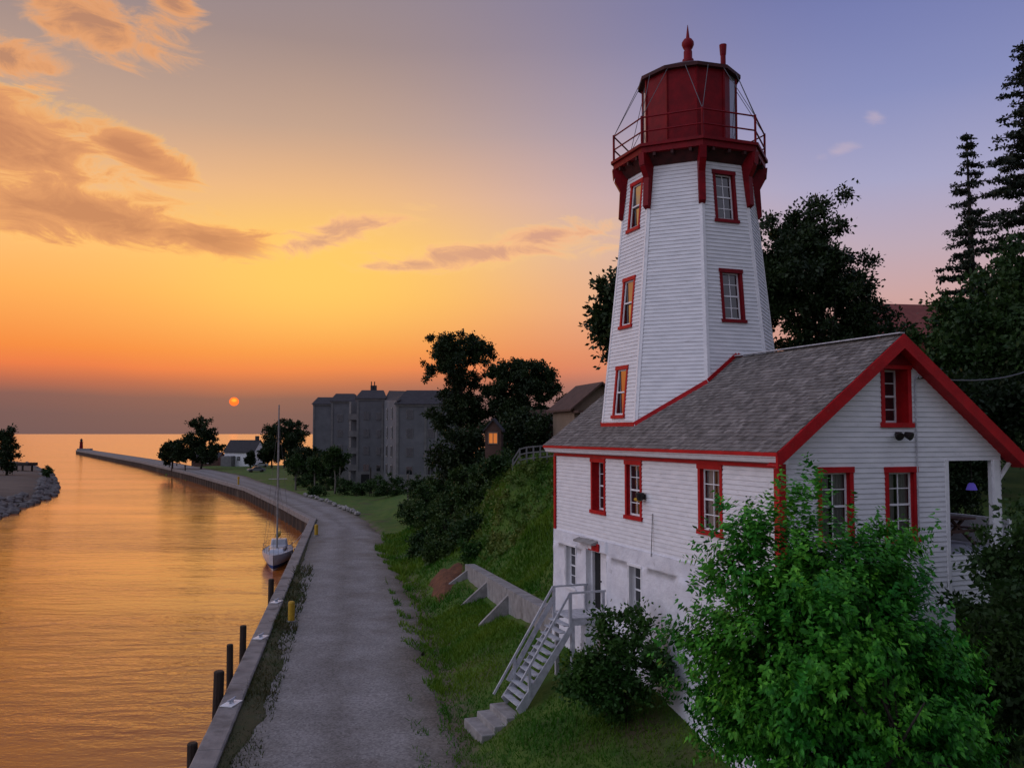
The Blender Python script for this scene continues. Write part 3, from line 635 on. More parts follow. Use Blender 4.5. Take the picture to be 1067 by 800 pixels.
# tower
TX, TY = VP, 9.235
AP = lambda z: 2.899 - .098 * (z - 11.5)
TANP = math.tan(PI / 8); ZT0, ZT1 = 10.8, 20.62
def tframe(k):                                       # facet k, normal turned k*45 deg from -x towards -y
    th = PI + k * PI / 4; n = Vector((math.cos(th), math.sin(th), 0)); a = Vector((-n.y, n.x, 0))
    def tf(s, t, dd): return Vector((TX, TY, 0)) + n * (AP(t) + dd) + a * s + Vector((0, 0, t))
    return tf
for k in range(8):
    tf = tframe(k); ops = []
    if k == 0: ops = [(-.43, .43, z - .86, z + .84) for z in (12.92, 15.95, 19.3)]
    if k == 2: ops = [(-.43, .43, z - .86, z + .84) for z in (15.96, 19.28)]
    if k in (4, 6): ops = [(-.43, .43, z - .86, z + .84) for z in (16.0, 19.2)]
    hwid = lambda t: AP(t) * TANP - .0
    clapwall(tf, lambda t: -hwid(t), hwid, ZT0, ZT1, ib(ops)).build('tower_wall', M['clap'], LH)
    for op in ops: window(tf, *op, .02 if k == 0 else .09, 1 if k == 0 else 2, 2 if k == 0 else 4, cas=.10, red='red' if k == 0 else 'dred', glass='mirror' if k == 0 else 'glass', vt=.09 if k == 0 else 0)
    c = MB(tf)
    for s in (-1, 1):
        q = lambda z, w, dd: (s * (AP(z) * TANP - w), z, dd)
        c.hexa([q(ZT0, .09, .0), q(ZT0, -.012, .0), q(ZT0, -.022, .03), q(ZT0, .09, .03)], [q(ZT1, .09, 0), q(ZT1, -.012, 0), q(ZT1, -.022, .03), q(ZT1, .09, .03)])
    c.build('corner_trim', M['trimw'], LH)
# red flashing board where the tower meets the roof slope
fl = MB()
def onroof(k, s):
    tf = tframe(k); z = 12.0
    for _ in range(25): z = roofz(tf(s * AP(z) * TANP, z, .035).x)
    return tf(s * AP(z) * TANP, z, .035)
for k in (0, 1, 2, 3, 5, 6, 7):
    ss = [-1, -.5, 0, .5, 1] if k not in (2, 6) else [-1, -.5, 0, .5, 1]
    for a, b in zip(ss, ss[1:]):
        p, q = onroof(k, a), onroof(k, b); fl.bar(p + Vector((0, 0, .07)), q + Vector((0, 0, .07)), .03, .17)
fl.build('tower_flashing', M['red'], LH)
# gallery
ZD = 20.78; DA = 2.46
def oct_pts(ap, z, off=0.0): return [(TX + ap / math.cos(PI / 8) * math.cos(PI + PI / 8 + k * PI / 4 + off), TY + ap / math.cos(PI / 8) * math.sin(PI + PI / 8 + k * PI / 4 + off), z) for k in range(8)]
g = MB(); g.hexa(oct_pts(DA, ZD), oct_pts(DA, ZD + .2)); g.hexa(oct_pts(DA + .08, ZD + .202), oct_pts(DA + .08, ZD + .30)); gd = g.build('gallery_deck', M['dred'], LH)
g = MB(); g.hexa(oct_pts(AP(20.5) + .05, 20.42), oct_pts(AP(20.5) + .28, 20.779)); g.build('gallery_cornice', M['soff'], gd)
for k in range(8):
    th = PI + k * PI / 4; n = Vector((math.cos(th), math.sin(th), 0)); a = Vector((-n.y, n.x, 0))
    for s in (-.6, 0, .6):
        c0 = Vector((TX, TY, 20.72)) + a * s; g = MB(); g.bar(c0 + n * 1.9, c0 + n * 2.44, .09, .11); g.build('joist', M['soff'], gd)
for k in range(8):
    th = PI + PI / 8 + k * PI / 4; n = Vector((math.cos(th), math.sin(th), 0)); C0 = Vector((TX, TY, 0)); rr = lambda z: AP(z) / math.cos(PI / 8)
    b = MB(); P_ = lambda r, z: C0 + n * r + Vector((0, 0, z)); w = Vector((-n.y, n.x, 0)) * .11
    prof = [P_(rr(18.95) + .0, 18.95), P_(rr(18.95) + .14, 19.05), P_(rr(20) + .2, 20.0), P_(rr(20.3) + .42, 20.35), P_(2.60, 20.52), P_(2.66, 20.38), P_(2.70, 20.779), P_(rr(20.78) - .05, 20.779)]
    b.hexa([p - w for p in prof], [p + w for p in prof]); b.build('bracket', M['red' if False else 'dred'], LH)
# railing: posts and rails
vtx = [Vector(p) for p in oct_pts(DA - .02, ZD + .30)]
for k in range(8):
    p = MB(); p.tube([vtx[k], vtx[k] + Vector((0, 0, .95))], .04, 6); p.build('rail_post', M['dred'], LH)
r = MB()
for k in range(8):
    a, b = vtx[k], vtx[(k + 1) % 8]
    for h in (.42, .90): r.tube([a + Vector((0, 0, h)), b + Vector((0, 0, h))], .028, 6)
r.build('gallery_railing', M['dred'], LH)
# lantern
LR, LZ0, LZ1, LN = 1.62, ZD + .30, 23.85, 10
lp = lambda r, k, z: (TX + r * math.cos(PI - .07 + k * 2 * PI / LN), TY + r * math.sin(PI - .07 + k * 2 * PI / LN), z)
ln = MB(); lg = MB(); lf = MB()
red_f = {0, 1, 2}
ln.hexa([lp(LR + .03, k, LZ0) for k in range(LN)], [lp(LR + .03, k, LZ0 + .35) for k in range(LN)])
for k in range(LN):
    a, b = k, (k + 1) % LN; z0 = LZ0 + .352
    if k == 3:                                       # half boarded, half glazed
        pm = [(Vector(lp(LR, a, z)) + Vector(lp(LR, b, z))) / 2 for z in (z0, LZ1)]
        ln.poly([lp(LR, a, z0), pm[0], pm[1], lp(LR, a, LZ1)]); lg.poly([pm[0], lp(LR, b, z0), lp(LR, b, LZ1), pm[1]])
    else: (ln if k in red_f else lg).poly([lp(LR, a, z0), lp(LR, b, z0), lp(LR, b, LZ1), lp(LR, a, LZ1)])
    lf.bar(lp(LR, k, z0), lp(LR, k, LZ1), .07, .07)
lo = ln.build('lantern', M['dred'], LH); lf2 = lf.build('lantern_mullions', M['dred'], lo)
M['lglass'] = glassmat('pale_lantern_glass', (.18, .18, .19), .05, 2.0); lg.build('lantern_pane', M['lglass'], lo)
rf = MB(); RE = 1.80
rf.hexa([lp(RE, k, 23.80) for k in range(LN)], [lp(RE, k, 23.92) for k in range(LN)]); rf.hexa([lp(RE - .01, k, 23.921) for k in range(LN)], [lp(.18, k, 24.62) for k in range(LN)])
ro = rf.build('lantern_roof', M['soff'], LH)
fi = MB(); fi.lathe([(.19, 24.5), (.2, 24.72), (.15, 24.74), (.15, 25.02), (.12, 25.06), (.17, 25.14), (.215, 25.25), (.21, 25.36), (.14, 25.46), (.07, 25.50), (.065, 25.52), (.01, 25.98)], (TX, TY, 0), 12); fi.build('finial', M['dred'], ro, smooth=True)
ch = MB(); ch.lathe([(.09, 23.95), (.09, 24.75), (.105, 24.8), (.13, 25.15), (.10, 25.16)], (TX + 1.02, TY - .65, 0), 10); ch.build('stovepipe', M['dred'], ro)
cw_ = MB()
for k in range(8):
    top = Vector((vtx[k].x - TX, vtx[k].y - TY, 0)).normalized()
    for dth in (-.22, .22):
        c_, s_ = math.cos(dth), math.sin(dth); t2 = Vector((top.x * c_ - top.y * s_, top.x * s_ + top.y * c_, 0))
        cw_.tube([Vector((TX, TY, 23.82)) + t2 * 1.74, vtx[k] + Vector((0, 0, .9))], .012, 5)
cw_.build('guy_wires', M['cable'], LH)

# small fixtures hung on the walls
fx = empty('floodlight', hw(3.52, -.03, 11.45), PSI, 'black twin floodlight under the attic window of the white gable', 'floodlight')
m = MB(); m.box(-.07, .07, -.06, -.0, -.05, .1); m.build('bracket', M['blackm'], fx)
for s in (-1, 1):
    m = MB(); m.lathe([(.05, 0), (.07, .03), (.11, .18), (.10, .19)], (0, 0, 0), 10); q = m.build('lamp_head', M['blackm'], fx); q.location = (s * .13, -.1, .05); q.rotation_euler = (PI * .62, 0, s * .3)
fx = empty('wall_lamp', hw(-.03, 6.38, 9.62), PSI, 'small black and brass lamp beside the middle upper window of the side wall', 'wall lamp')
m = MB(); m.box(-.05, .0, -.06, .06, -.08, .08); m.build('bracket', M['blackm'], fx)
m = MB(); m.lathe([(.04, 0), (.09, .02), (.13, .22), (.12, .24)], (-.16, 0, -.12), 10); m.build('lamp_head', M['blackm'], fx)
m = MB(); m.tube([(-.16, 0, -.1), (-.16, .30, -.1)], .05, 8); m.build('bulb_housing', M['yellow'], fx)
fx = empty('door_sign', hw(-.09, 9.75, 7.70), PSI, 'small red and white sign above the basement door', 'sign')
m = MB(); m.box(-.05, -.0, -.38, .38, -.10, .15); m.build('board', M['red'], fx)
m = MB(); m.box(-.054, -.05, .12, .36, -.06, .11); m.build('white_panel', M['trimw'], fx)
fx = empty('hanging_lamp', hw(6.62, .62, 10.02), 0, 'violet glowing lamp hanging from the porch ceiling', 'lamp')
m = MB(); m.lathe([(.05, .18), (.09, .14), (.14, 0), (.13, -.01)], n=12); m.build('lamp_shade', emit('violet_lamp_glow', (.08, .06, .34), .4), fx)
m = MB(); m.tube([(0, 0, .18), (0, 0, .84)], .012, 6); m.build('cord', M['blackm'], fx)
fx = empty('picnic_table', hw(6.75, 1.9, 8.46), PSI + PI / 2 + .1, 'brown wooden picnic table standing on the porch', 'picnic table')
m = MB(); [m.box(-.9, .9, -.38 + k * .155, -.25 + k * .155, .72, .76) for k in range(5)]; m.build('tabletop', M['brownroof'], fx)
for s in (-1, 1): 
    m = MB(); m.box(-.9, .9, s * .7 - .13, s * .7 + .13, .42, .46); m.build('bench', M['brownroof'], fx)
    m = MB(); m.bar((s * .6, -.7, 0), (s * .6, .25, .71), .05, .09, (1, 0, 0)); m.bar((s * .6, .7, 0), (s * .6, -.25, .71), .05, .09, (1, 0, 0)); m.bar((s * .65, -.8, .38), (s * .65, .8, .38), .05, .09); m.build('trestle', M['brownroof'], fx)

# ------------------------------------------------------------------ stairs to the basement door
ST = empty('staircase', hw(0, 0, 0), PSI, 'steep grey timber staircase with handrails climbing to the basement door', 'staircase')
ua, ub = 8.95, 10.35; LZ = 5.6; t0_, t1_, zb_ = -1.32, -3.08, 2.85
m = MB()
for k in range(9): m.box(-1.32 + k * .14, -1.32 + k * .14 + .13, ua, ub, LZ - .05, LZ)
m.box(-1.30, -.1, ua + .02, ua + .08, LZ - .24, LZ - .051); m.box(-1.30, -.1, ub - .08, ub - .02, LZ - .24, LZ - .051); m.build('landing', M['wood'], ST)
for u in (ua + .07, ub - .07):
    m = MB(); m.box(-1.29, -1.17, u - .06, u + .06, gz(*hw(-1.2, u).xy) - .2, LZ - .06); m.build('landing_leg', M['wood'], ST)
m = MB(); m.box(-.75, -.35, ua + .1, ua + .45, 3.6, LZ - .06); m.build('white_pier', M['stone'], ST)
NS = 12
for k in range(NS):
    f_ = (k + .5) / NS; x = t0_ + (t1_ - t0_) * f_; z = LZ + (zb_ - LZ) * (k + 1) / (NS + 1)
    m = MB(); m.box(x - .14, x + .10, ua + .05, ub - .05, z - .04, z); m.build('tread', M['wood'], ST)
for u in (ua, ub - .05):
    m = MB(); m.bar((t0_ + .05, u + .025, LZ - .2), (t1_ - .05, u + .025, zb_ - .1), .05, .26, (0, 1, 0)) if False else m.hexa([(t0_ + .1, u, LZ - .06), (t0_ + .1, u + .05, LZ - .06), (t1_ - .1, u + .05, zb_ + .10), (t1_ - .1, u, zb_ + .10)][::1], [(t0_ + .1, u, LZ - .36), (t0_ + .1, u + .05, LZ - .36), (t1_ + .08, u + .05, zb_ - .16), (t1_ + .08, u, zb_ - .16)]); m.build('stringer', M['wood'], ST)
for u in (ua + .03, ub - .03):
    far = u > 9.5
    m = MB(); e = -3.45 if far else -3.0
    sl = (LZ - zb_) / (t0_ - t1_)
    top = lambda x: LZ + .80 + (x - t0_) * sl
    m.bar((t0_ - .02, u, LZ + .80), (e, u, top(e)), .06, .07); m.bar((t0_ - .02, u, LZ + .80), (-.06, u, LZ + .80), .06, .06)
    if far: m.bar((t0_ - .02, u, LZ + .42), (e + .5, u, top(e + .5) - .40), .04, .16)
    m.build('handrail', M['wood'], ST)
    for x in ((t0_, LZ - .3), (-.15, LZ), (t1_ + .35, 0)):
        m = MB(); zz = x[1] if x[1] else top(t1_ + .35) - 1.05; m.box(x[0] - .045, x[0] + .045, u - .045, u + .045, zz, min(top(x[0]), LZ + .8) - .03); m.build('rail_post', M['wood'], ST)
CS = empty('concrete_steps', hw(0, 0, 0), PSI, 'three worn concrete steps on the grass at the foot of the timber staircase', 'steps')
for k in range(3):
    m = MB(); xa = -3.05 - .42 * k; m.box(xa - .50 + k * 0, -3.02, ua - .12 - .05 * k, ub + .10 + .04 * k, 1.9, 2.76 - .2 * k - .001); m.build('step', M['conc'], CS, bevel=.03)

# ------------------------------------------------------------------ retaining wall
dRW = (RW1 - RW0); LRW = dRW.length; dRW.normalize(); nRW = Vector((-dRW.y, dRW.x)) * -1
if nRW.x > 0: nRW = -nRW                                # towards the road
RWo = empty('retaining_wall', (RW0.x, RW0.y, 0), 0, 'pale concrete retaining wall with sloping buttresses below the lawn', 'retaining wall')
m = MB(); N = 12
for k in range(N):
    ta, tb = k / N, (k + 1) / N - .0012; pa, pb = dRW * LRW * ta, dRW * LRW * tb; o1 = nRW * .02; o2 = nRW * -.56
    zt0, zt1 = RWT(ta), RWT(tb); j = rnd.uniform(-.012, .012); o1 = nRW * (.02 + j)
    m.hexa([(pa.x + o1.x, pa.y + o1.y, 1.6), (pb.x + o1.x, pb.y + o1.y, 1.6), (pb.x + o2.x, pb.y + o2.y, 1.6), (pa.x + o2.x, pa.y + o2.y, 1.6)],
           [(pa.x + o1.x, pa.y + o1.y, zt0), (pb.x + o1.x, pb.y + o1.y, zt1), (pb.x + o2.x, pb.y + o2.y, zt1), (pa.x + o2.x, pa.y + o2.y, zt0)])
m.build('wall', M['conc'], RWo)
for t in (.04, .34, .60):
    p = dRW * LRW * t; gx0 = RW0 + p + nRW * 1.35; zg = gz(gx0.x, gx0.y); m = MB(); w = dRW * .11
    pr = [(p + nRW * .01, RWT(t) - .25), (p + nRW * 1.35, zg + .10), (p + nRW * 1.40, zg - .3), (p + nRW * .01, 1.9)]
    m.hexa([((q - w).x, (q - w).y, z) for q, z in pr], [((q + w).x, (q + w).y, z) for q, z in pr]); m.build('buttress', M['conc'], RWo)

# ------------------------------------------------------------------ vegetation
def leafcloud(cent, rad, n, size, droop=.0, seed=0, squash=.8):
    """n pointed leaves scattered through clumps with centres cent and radii rad"""
    r = np.random.default_rng(seed); cent = np.asarray(cent, float); rad = np.asarray(rad, float)
    k = r.choice(len(cent), n, p=rad ** 2 / (rad ** 2).sum())
    dv = r.normal(size=(n, 3)); dv /= np.linalg.norm(dv, axis=1)[:, None]
    rr = np.minimum(np.abs(r.normal(size=n)) * .55 + .08, 1.5)
    c = cent[k] + dv * (rr * rad[k])[:, None] * np.array([1, 1, squash])
    d = dv + r.normal(size=(n, 3)) * .8; d[:, 2] -= droop; d /= np.linalg.norm(d, axis=1)[:, None]
    s = np.cross(d, r.normal(size=(n, 3))); s /= np.linalg.norm(s, axis=1)[:, None]
    sz = size * r.uniform(.6, 1.35, n)[:, None]
    V = np.stack([c, c + d * sz * .5 + s * sz * .28, c + d * sz, c + d * sz * .5 - s * sz * .28], 1).reshape(-1, 3)
    return V, np.arange(4 * n).reshape(-1, 4)
def clumps(lobes, n, rc, seed):
    """clump centres inside ellipsoid lobes (cx,cy,cz,rx,ry,rz), mostly towards the outside"""
    r = np.random.default_rng(seed); L = np.array(lobes, float); vol = (L[:, 3] * L[:, 4] * L[:, 5]) ** .75
    k = r.choice(len(L), n, p=vol / vol.sum()); d = r.normal(size=(n, 3)); d /= np.linalg.norm(d, axis=1)[:, None]
    rr = r.random(n) ** .42
    return L[k, :3] + d * rr[:, None] * L[k, 3:], rc * r.uniform(.6, 1.4, n)
def tree(name, label, cat, base, lobes, nclump, rc, nleaf, lsize, trunk_r, lm, bark='bark', group=None, limbs=12, seed=1, lean=0.0, stems=1, squash=.8, sub=0):
    """lobes are relative to the base"""
    root = empty(name, base, 0, label, cat, group)
    if sub:
        q0 = np.random.default_rng(seed + 99); L2 = []
        for l in lobes:
            for _ in range(sub):
                d = q0.normal(size=3); d /= np.linalg.norm(d); k = q0.uniform(.45, .82); f = q0.uniform(.38, .58)
                L2.append((l[0] + d[0] * l[3] * k, l[1] + d[1] * l[4] * k, l[2] + d[2] * l[5] * k, l[3] * f, l[4] * f, l[5] * f * .8))
        lobes2 = L2
        c2, r2 = clumps([tuple(l[:3]) + tuple(q_ * .85 for q_ in l[3:]) for l in lobes], int(nclump * .8), rc * .95, seed + 3)
    else: lobes2 = lobes
    c, r = clumps(lobes2, nclump, rc, seed)
    if sub: c, r = np.r_[c, c2], np.r_[r, r2]
    V, Fq = leafcloud(c, r, nleaf, lsize, seed=seed + 5, squash=squash)
    npmesh('crown', V, Fq, lm, root)
    q = random.Random(seed); m = MB(); L = lobes[0]
    for s in range(stems):
        ox, oy = (q.uniform(-.3, .3), q.uniform(-.3, .3)) if stems > 1 else (0, 0)
        tp = Vector((L[0] + lean + ox * 3, L[1] + oy * 3, L[2] + L[5] * .45)); b0 = Vector((ox, oy, -.3))
        path = [b0.lerp(tp, f) + Vector((q.uniform(-.1, .1), q.uniform(-.1, .1), 0)) * (tp.z * .12 if 0 < f < 1 else 0) for f in (0, .12, .35, .6, .8, 1)]
        m.tube(path, [trunk_r * 1.35, trunk_r, trunk_r * .85, trunk_r * .6, trunk_r * .35, trunk_r * .1], 8)
        for k in range(limbs):
            e = Vector(c[q.randrange(len(c))]); f = q.uniform(.3, .85); i = f * 5; st_ = path[int(i)].lerp(path[min(5, int(i) + 1)], i - int(i))
            md = st_.lerp(e, .5) + Vector((0, 0, -.08 * (e - st_).length + q.uniform(-.1, .1))); rr = trunk_r * .32
            m.tube([st_, md, e], [rr, rr * .6, rr * .15], 5)
    m.build('trunk', M[bark], root, smooth=True)
    return root
LM = dict(
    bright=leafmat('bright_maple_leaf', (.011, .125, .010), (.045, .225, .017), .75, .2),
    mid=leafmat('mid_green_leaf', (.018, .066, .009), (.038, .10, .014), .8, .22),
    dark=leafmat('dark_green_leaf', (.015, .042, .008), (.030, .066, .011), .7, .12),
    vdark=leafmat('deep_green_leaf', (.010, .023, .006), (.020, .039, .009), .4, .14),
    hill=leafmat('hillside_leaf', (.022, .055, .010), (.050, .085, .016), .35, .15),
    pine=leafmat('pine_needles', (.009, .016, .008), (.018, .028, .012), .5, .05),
    blossom=leafmat('pale_blossom', (.34, .36, .36), (.22, .26, .24), 3, .2),
)
_t = LM['bright'].node_tree; _p = _t.nodes['Principled BSDF']; _s = _p.inputs['Base Color'].links[0].from_socket
_a = _t.nodes.new('ShaderNodeAttribute'); _a.attribute_name = 'tone'; _m = _t.nodes.new('ShaderNodeMix'); _m.data_type = 'RGBA'; _m.blend_type = 'MULTIPLY'; _m.inputs[0].default_value = 1
_t.links.new(_s, _m.inputs[6]); _t.links.new(_a.outputs['Color'], _m.inputs[7]); _t.links.new(_m.outputs[2], _p.inputs['Base Color']); _t.links.new(_m.outputs[2], [q for q in _t.nodes if q.type == 'BSDF_TRANSLUCENT'][0].inputs[0])
# the box elder in front of the house corner: many shoots, each with pairs of pointed leaflets
def box_elder():
    bx, by = 5.75, 17.1; b = (bx, by, gz(bx, by))
    root = empty('box_elder_tree', b, 0, 'bushy bright green young tree in front of the house corner', 'tree')
    H = lambda z: z - b[2]
    lobes = [(.1, 0, H(7.0), 2.1, 1.7, 2.2), (.8, .2, H(6.3), 2.2, 1.7, 2.4), (-.95, .2, H(6.7), 1.3, 1.3, 1.7), (1.3, .1, H(5.0), 1.8, 1.5, 2.2), (.95, -.4, H(4.3), 1.8, 1.5, 1.9), (-.0, .3, H(9.7), .6, .5, 1.2), (-.9, .3, H(9.0), .8, .5, .9), (1.25, .3, H(9.2), .6, .5, .9), (.4, .2, H(8.4), 1.5, .9, .9), (-1.45, .2, H(7.2), .65, .7, .8), (-1.25, 0, H(5.8), .8, .8, 1.0), (1.7, 0, H(7.1), 1.0, .9, 1.2)]
    r = np.random.default_rng(11); L = np.array(lobes); vol = L[:, 3] * L[:, 4] * L[:, 5]; vol = vol ** .8
    NBR = 270; n = NBR; k = r.choice(len(L), n, p=vol / vol.sum()); d = r.normal(size=(n, 3)); d /= np.linalg.norm(d, axis=1)[:, None]
    wob = 1 + .16 * np.sin(d[:, 0] * 7 + k) * np.cos(d[:, 2] * 6 + k * 2)
    p0 = L[k, :3] + d * (r.random(n) ** .30 * wob)[:, None] * L[k, 3:]
    ex = [(838, 498), (832, 522), (846, 545), (838, 570), (858, 572), (908, 545), (900, 568), (912, 590), (884, 590), (782, 545), (766, 568), (792, 572), (810, 590), (744, 590), (936, 600), (860, 600)]
    for q_, (u_, v_) in enumerate(ex): w_ = atY(u_, v_ + 20, 17.2 + .25 * math.sin(q_ * 2.1)); p0[q_] = (w_.x - bx, w_.y - by, w_.z - b[2]); d[q_] = (0.1, -.2, .97)
    per = 38; ctr, dc = np.repeat(p0, per, 0), np.repeat(d, per, 0); n = NBR * per
    tone_b = np.repeat(r.uniform(.70, 1.25, NBR), per); g3 = r.normal(size=(n, 3)) * np.array([.30, .30, .21]); p0 = ctr + g3; d = dc
    ax = d * .7 + r.normal(size=(n, 3)) * .35; ax[:, 2] += .55; ax /= np.linalg.norm(ax, axis=1)[:, None]
    Vs, off = [], 0
    for j in range(13):                               # leaflets along each shoot
        f = (j // 3) / 4.0; ang = r.uniform(0, 2 * PI, n)
        s = np.cross(ax, np.stack([np.cos(ang), np.sin(ang), np.zeros(n)], 1)); s /= np.linalg.norm(s, axis=1)[:, None] + 1e-6
        c = p0 + ax * (f * .34) + r.normal(size=(n, 3)) * .015
        dd = s * .9 + ax * .45 + np.array([0, 0, -.35]); dd /= np.linalg.norm(dd, axis=1)[:, None]
        w = np.cross(dd, ax + r.normal(size=(n, 3)) * .35); w /= np.linalg.norm(w, axis=1)[:, None] + 1e-6
        sz = (r.uniform(.10, .19, n) * (1 - .35 * f))[:, None]
        Vs.append(np.stack([c, c + dd * sz * .42 + w * sz * .27, c + dd * sz + np.array([0, 0, -.012]), c + dd * sz * .42 - w * sz * .27], 1).reshape(-1, 3))
    V = np.concatenate(Vs); co = npmesh('crown', V, np.arange(len(V)).reshape(-1, 4), LM['bright'], root)
    tn = np.concatenate([tone_b * r.uniform(.65, 1.4, n) * (1 + .12 * (j // 3)) for j in range(13)]); yl = np.clip(tn - .9, 0, 1)
    ca_ = co.data.attributes.new('tone', 'FLOAT_COLOR', 'FACE'); ca_.data.foreach_set('color', np.stack([tn * (1 + .7 * yl), tn, tn * .9, np.ones_like(tn)], 1).astype(np.float32).ravel())
    m = MB(); q = random.Random(4)
    for s in range(7):
        b0 = Vector((q.uniform(-.25, .25), q.uniform(-.2, .2), -.2)); e = Vector(p0[q.randrange(n)]); e.z = max(e.z, H(7)); md = b0.lerp(e, .5) + Vector((q.uniform(-.2, .2), q.uniform(-.2, .2), .5))
        m.tube([b0, b0.lerp(md, .5), md, e], [.09, .075, .05, .015], 6)
        for k2 in range(14):
            e2 = Vector(p0[q.randrange(n)]); s2 = md.lerp(e, q.uniform(-.3, .7)); m.tube([s2, s2.lerp(e2, .5) + Vector((0, 0, .1)), e2], [.025, .018, .006], 4)
    m.build('trunk', M['bark'], root, smooth=True)
box_elder()
def bush(name, label, x, y, lobes, ncl, rc, nl, ls, lm, group=None, seed=3, cat='bush', squash=.8, z=None):
    return tree(name, label, cat, (x, y, gz(x, y) if z is None else z), lobes, ncl, rc, nl, ls, .05, lm, 'bark', group, 8, seed, stems=3, squash=squash)
p = at(650, 742, 3.2)
bush('lilac_bush', 'rounded dark green bush between the timber staircase and the bright young tree', 3.0, 25.0, [(0, 0, 1.4, 1.15, .9, 1.3), (.8, -.2, 1.6, .9, .8, 1.2), (-.6, .2, 1.0, .9, .9, 1.0), (.3, .3, 2.4, .8, .7, .8), (-.2, .1, 2.5, .5, .5, .6)], 90, .36, 15000, .13, LM['mid'], seed=21)
bush('elder_bush', 'broad dark shrub below the porch opening at the right edge', 10.6, 19.2, [(0, 0, 2.4, 1.6, 1.3, 2.0), (1.2, .3, 3.0, 1.5, 1.2, 2.0), (.6, .6, 4.2, 1.2, 1.0, 1.2), (-.9, -.6, 1.6, 1.2, 1, 1.5), (2.6, .4, 3.6, 1.3, 1.1, 1.9)], 170, .5, 26000, .15, LM['dark'], seed=22, z=4.5)
bush('meadowsweet_bush', 'low shrub speckled with pale blossom in the bottom right corner', 8.6, 14.4, [(.2, 0, 1.7, 1.6, 1.0, 1.5), (1.2, .2, 2.2, 1.0, .9, 1.2), (-.6, -.4, 1.2, 1.3, .9, 1.2)], 130, .36, 20000, .11, LM['dark'], seed=23, z=2.7)
V, Fq = leafcloud(clumps([(.9, -.2, 2.6, .9, .7, .75), (.3, -.3, 2.0, .6, .5, .6)], 60, .16, 9)[0], np.full(60, .18), 1500, .035, seed=31)
bl = npmesh('blossom', V, Fq, LM['blossom']); bl.parent = [o for o in bpy.data.objects if o.name.startswith('meadowsweet_bush')][0]

bush('dark_backdrop_bush', 'dark dense bush added behind the picnic table to darken the porch opening', 14.9, 29.2, [(0, 0, 1.3, .9, .9, 1.4), (-.4, .2, 2.0, .7, .7, 1.0), (.3, 0, 2.4, .7, .7, .9)], 60, .36, 9000, .13, LM['vdark'], seed=24)  # bush put in beyond the porch so its opening reads dark
# trees behind, right
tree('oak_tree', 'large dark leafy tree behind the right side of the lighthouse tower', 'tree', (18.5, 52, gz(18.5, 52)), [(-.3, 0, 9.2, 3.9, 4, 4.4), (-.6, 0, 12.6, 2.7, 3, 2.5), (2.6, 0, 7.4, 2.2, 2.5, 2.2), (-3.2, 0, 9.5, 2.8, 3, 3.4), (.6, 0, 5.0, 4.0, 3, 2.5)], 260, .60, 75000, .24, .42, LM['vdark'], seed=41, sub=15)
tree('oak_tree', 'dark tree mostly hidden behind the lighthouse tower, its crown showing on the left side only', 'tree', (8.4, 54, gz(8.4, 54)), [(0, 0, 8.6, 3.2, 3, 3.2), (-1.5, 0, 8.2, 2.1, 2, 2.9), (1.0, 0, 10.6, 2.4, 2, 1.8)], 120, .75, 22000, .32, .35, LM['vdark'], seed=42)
def conifer(label, x, y, H, R, seed, zb=1.5, group='tall conifers at the right edge', gaps=.0):
    root = empty('spruce_tree', (x, y, gz(x, y)), 0, label, 'conifer', group); q = random.Random(seed)
    m = MB(); m.tube([(0, 0, -.3), (.1, 0, H * .5), (0, 0, H)], [.3, .18, .02], 7); cs = []; rs = []
    z = zb
    while z < H - .15:
        f = (H - z) / (H - zb); L = R * (f ** .8) + .12
        nb = 7
        for k in range(nb):
            if q.random() < gaps: continue
            a = q.uniform(0, 2 * PI); l = L * q.uniform(.55, 1.12); e = Vector((math.cos(a) * l, math.sin(a) * l, z - l * .16 + q.uniform(-.1, .1) + .12 * l))
            m.tube([(0, 0, z), e * .5 + Vector((0, 0, z * .5 - .05)), e], [.045, .03, .01], 4)
            n = max(2, int(l / .28))
            for j in range(n):
                g_ = (j + .8) / n; cs.append(Vector((0, 0, z)).lerp(e, g_) + Vector((q.uniform(-.1, .1), q.uniform(-.1, .1), q.uniform(-.08, .02)))); rs.append(.15 + .22 * min(1, l / 2) * (1 - .4 * g_))
        z += q.uniform(.6, .95) * (.5 + .5 * f)
    V, Fq = leafcloud([tuple(c) for c in cs], rs, min(60000, len(cs) * 46), .16, droop=.5, seed=seed, squash=.35)
    npmesh('crown', V, Fq, LM['pine'], root); m.build('trunk', M['bark'], root, smooth=True)
conifer('shorter narrow spruce with sky between its boughs', 23.6, 45, 16.8, 2.1, 51, zb=4, gaps=.12)
conifer('tallest spruce, cut off by the right edge of the photo', 24.3, 41, 20.2, 3.6, 52, zb=3, gaps=.15)
tree('maple_tree', 'dark broad tree in front of the spruces beyond the porch', 'tree', (19.6, 38, gz(19.6, 38)), [(.6, 0, 6.0, 2.4, 3, 3.6), (2.8, .5, 7.4, 2.6, 3, 3.9), (-.6, 0, 4.2, 1.7, 2, 2.6), (3.5, 0, 4.0, 2.5, 2.5, 3)], 190, .62, 36000, .25, .3, LM['dark'], seed=43, sub=11)
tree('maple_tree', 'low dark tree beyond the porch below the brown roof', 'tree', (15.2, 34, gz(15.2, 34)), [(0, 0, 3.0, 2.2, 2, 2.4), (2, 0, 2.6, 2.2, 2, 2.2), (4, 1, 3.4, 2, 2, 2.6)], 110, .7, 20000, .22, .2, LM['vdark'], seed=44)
tree('maple_tree', 'mid green tree at the right edge beside the porch roof', 'tree', (20.5, 31.5, gz(20.5, 31.5)), [(0, 0, 4.2, 2.0, 2, 2.6), (.8, 0, 5.6, 1.6, 1.5, 1.8)], 80, .45, 14000, .2, .2, LM['dark'], seed=45, sub=9)
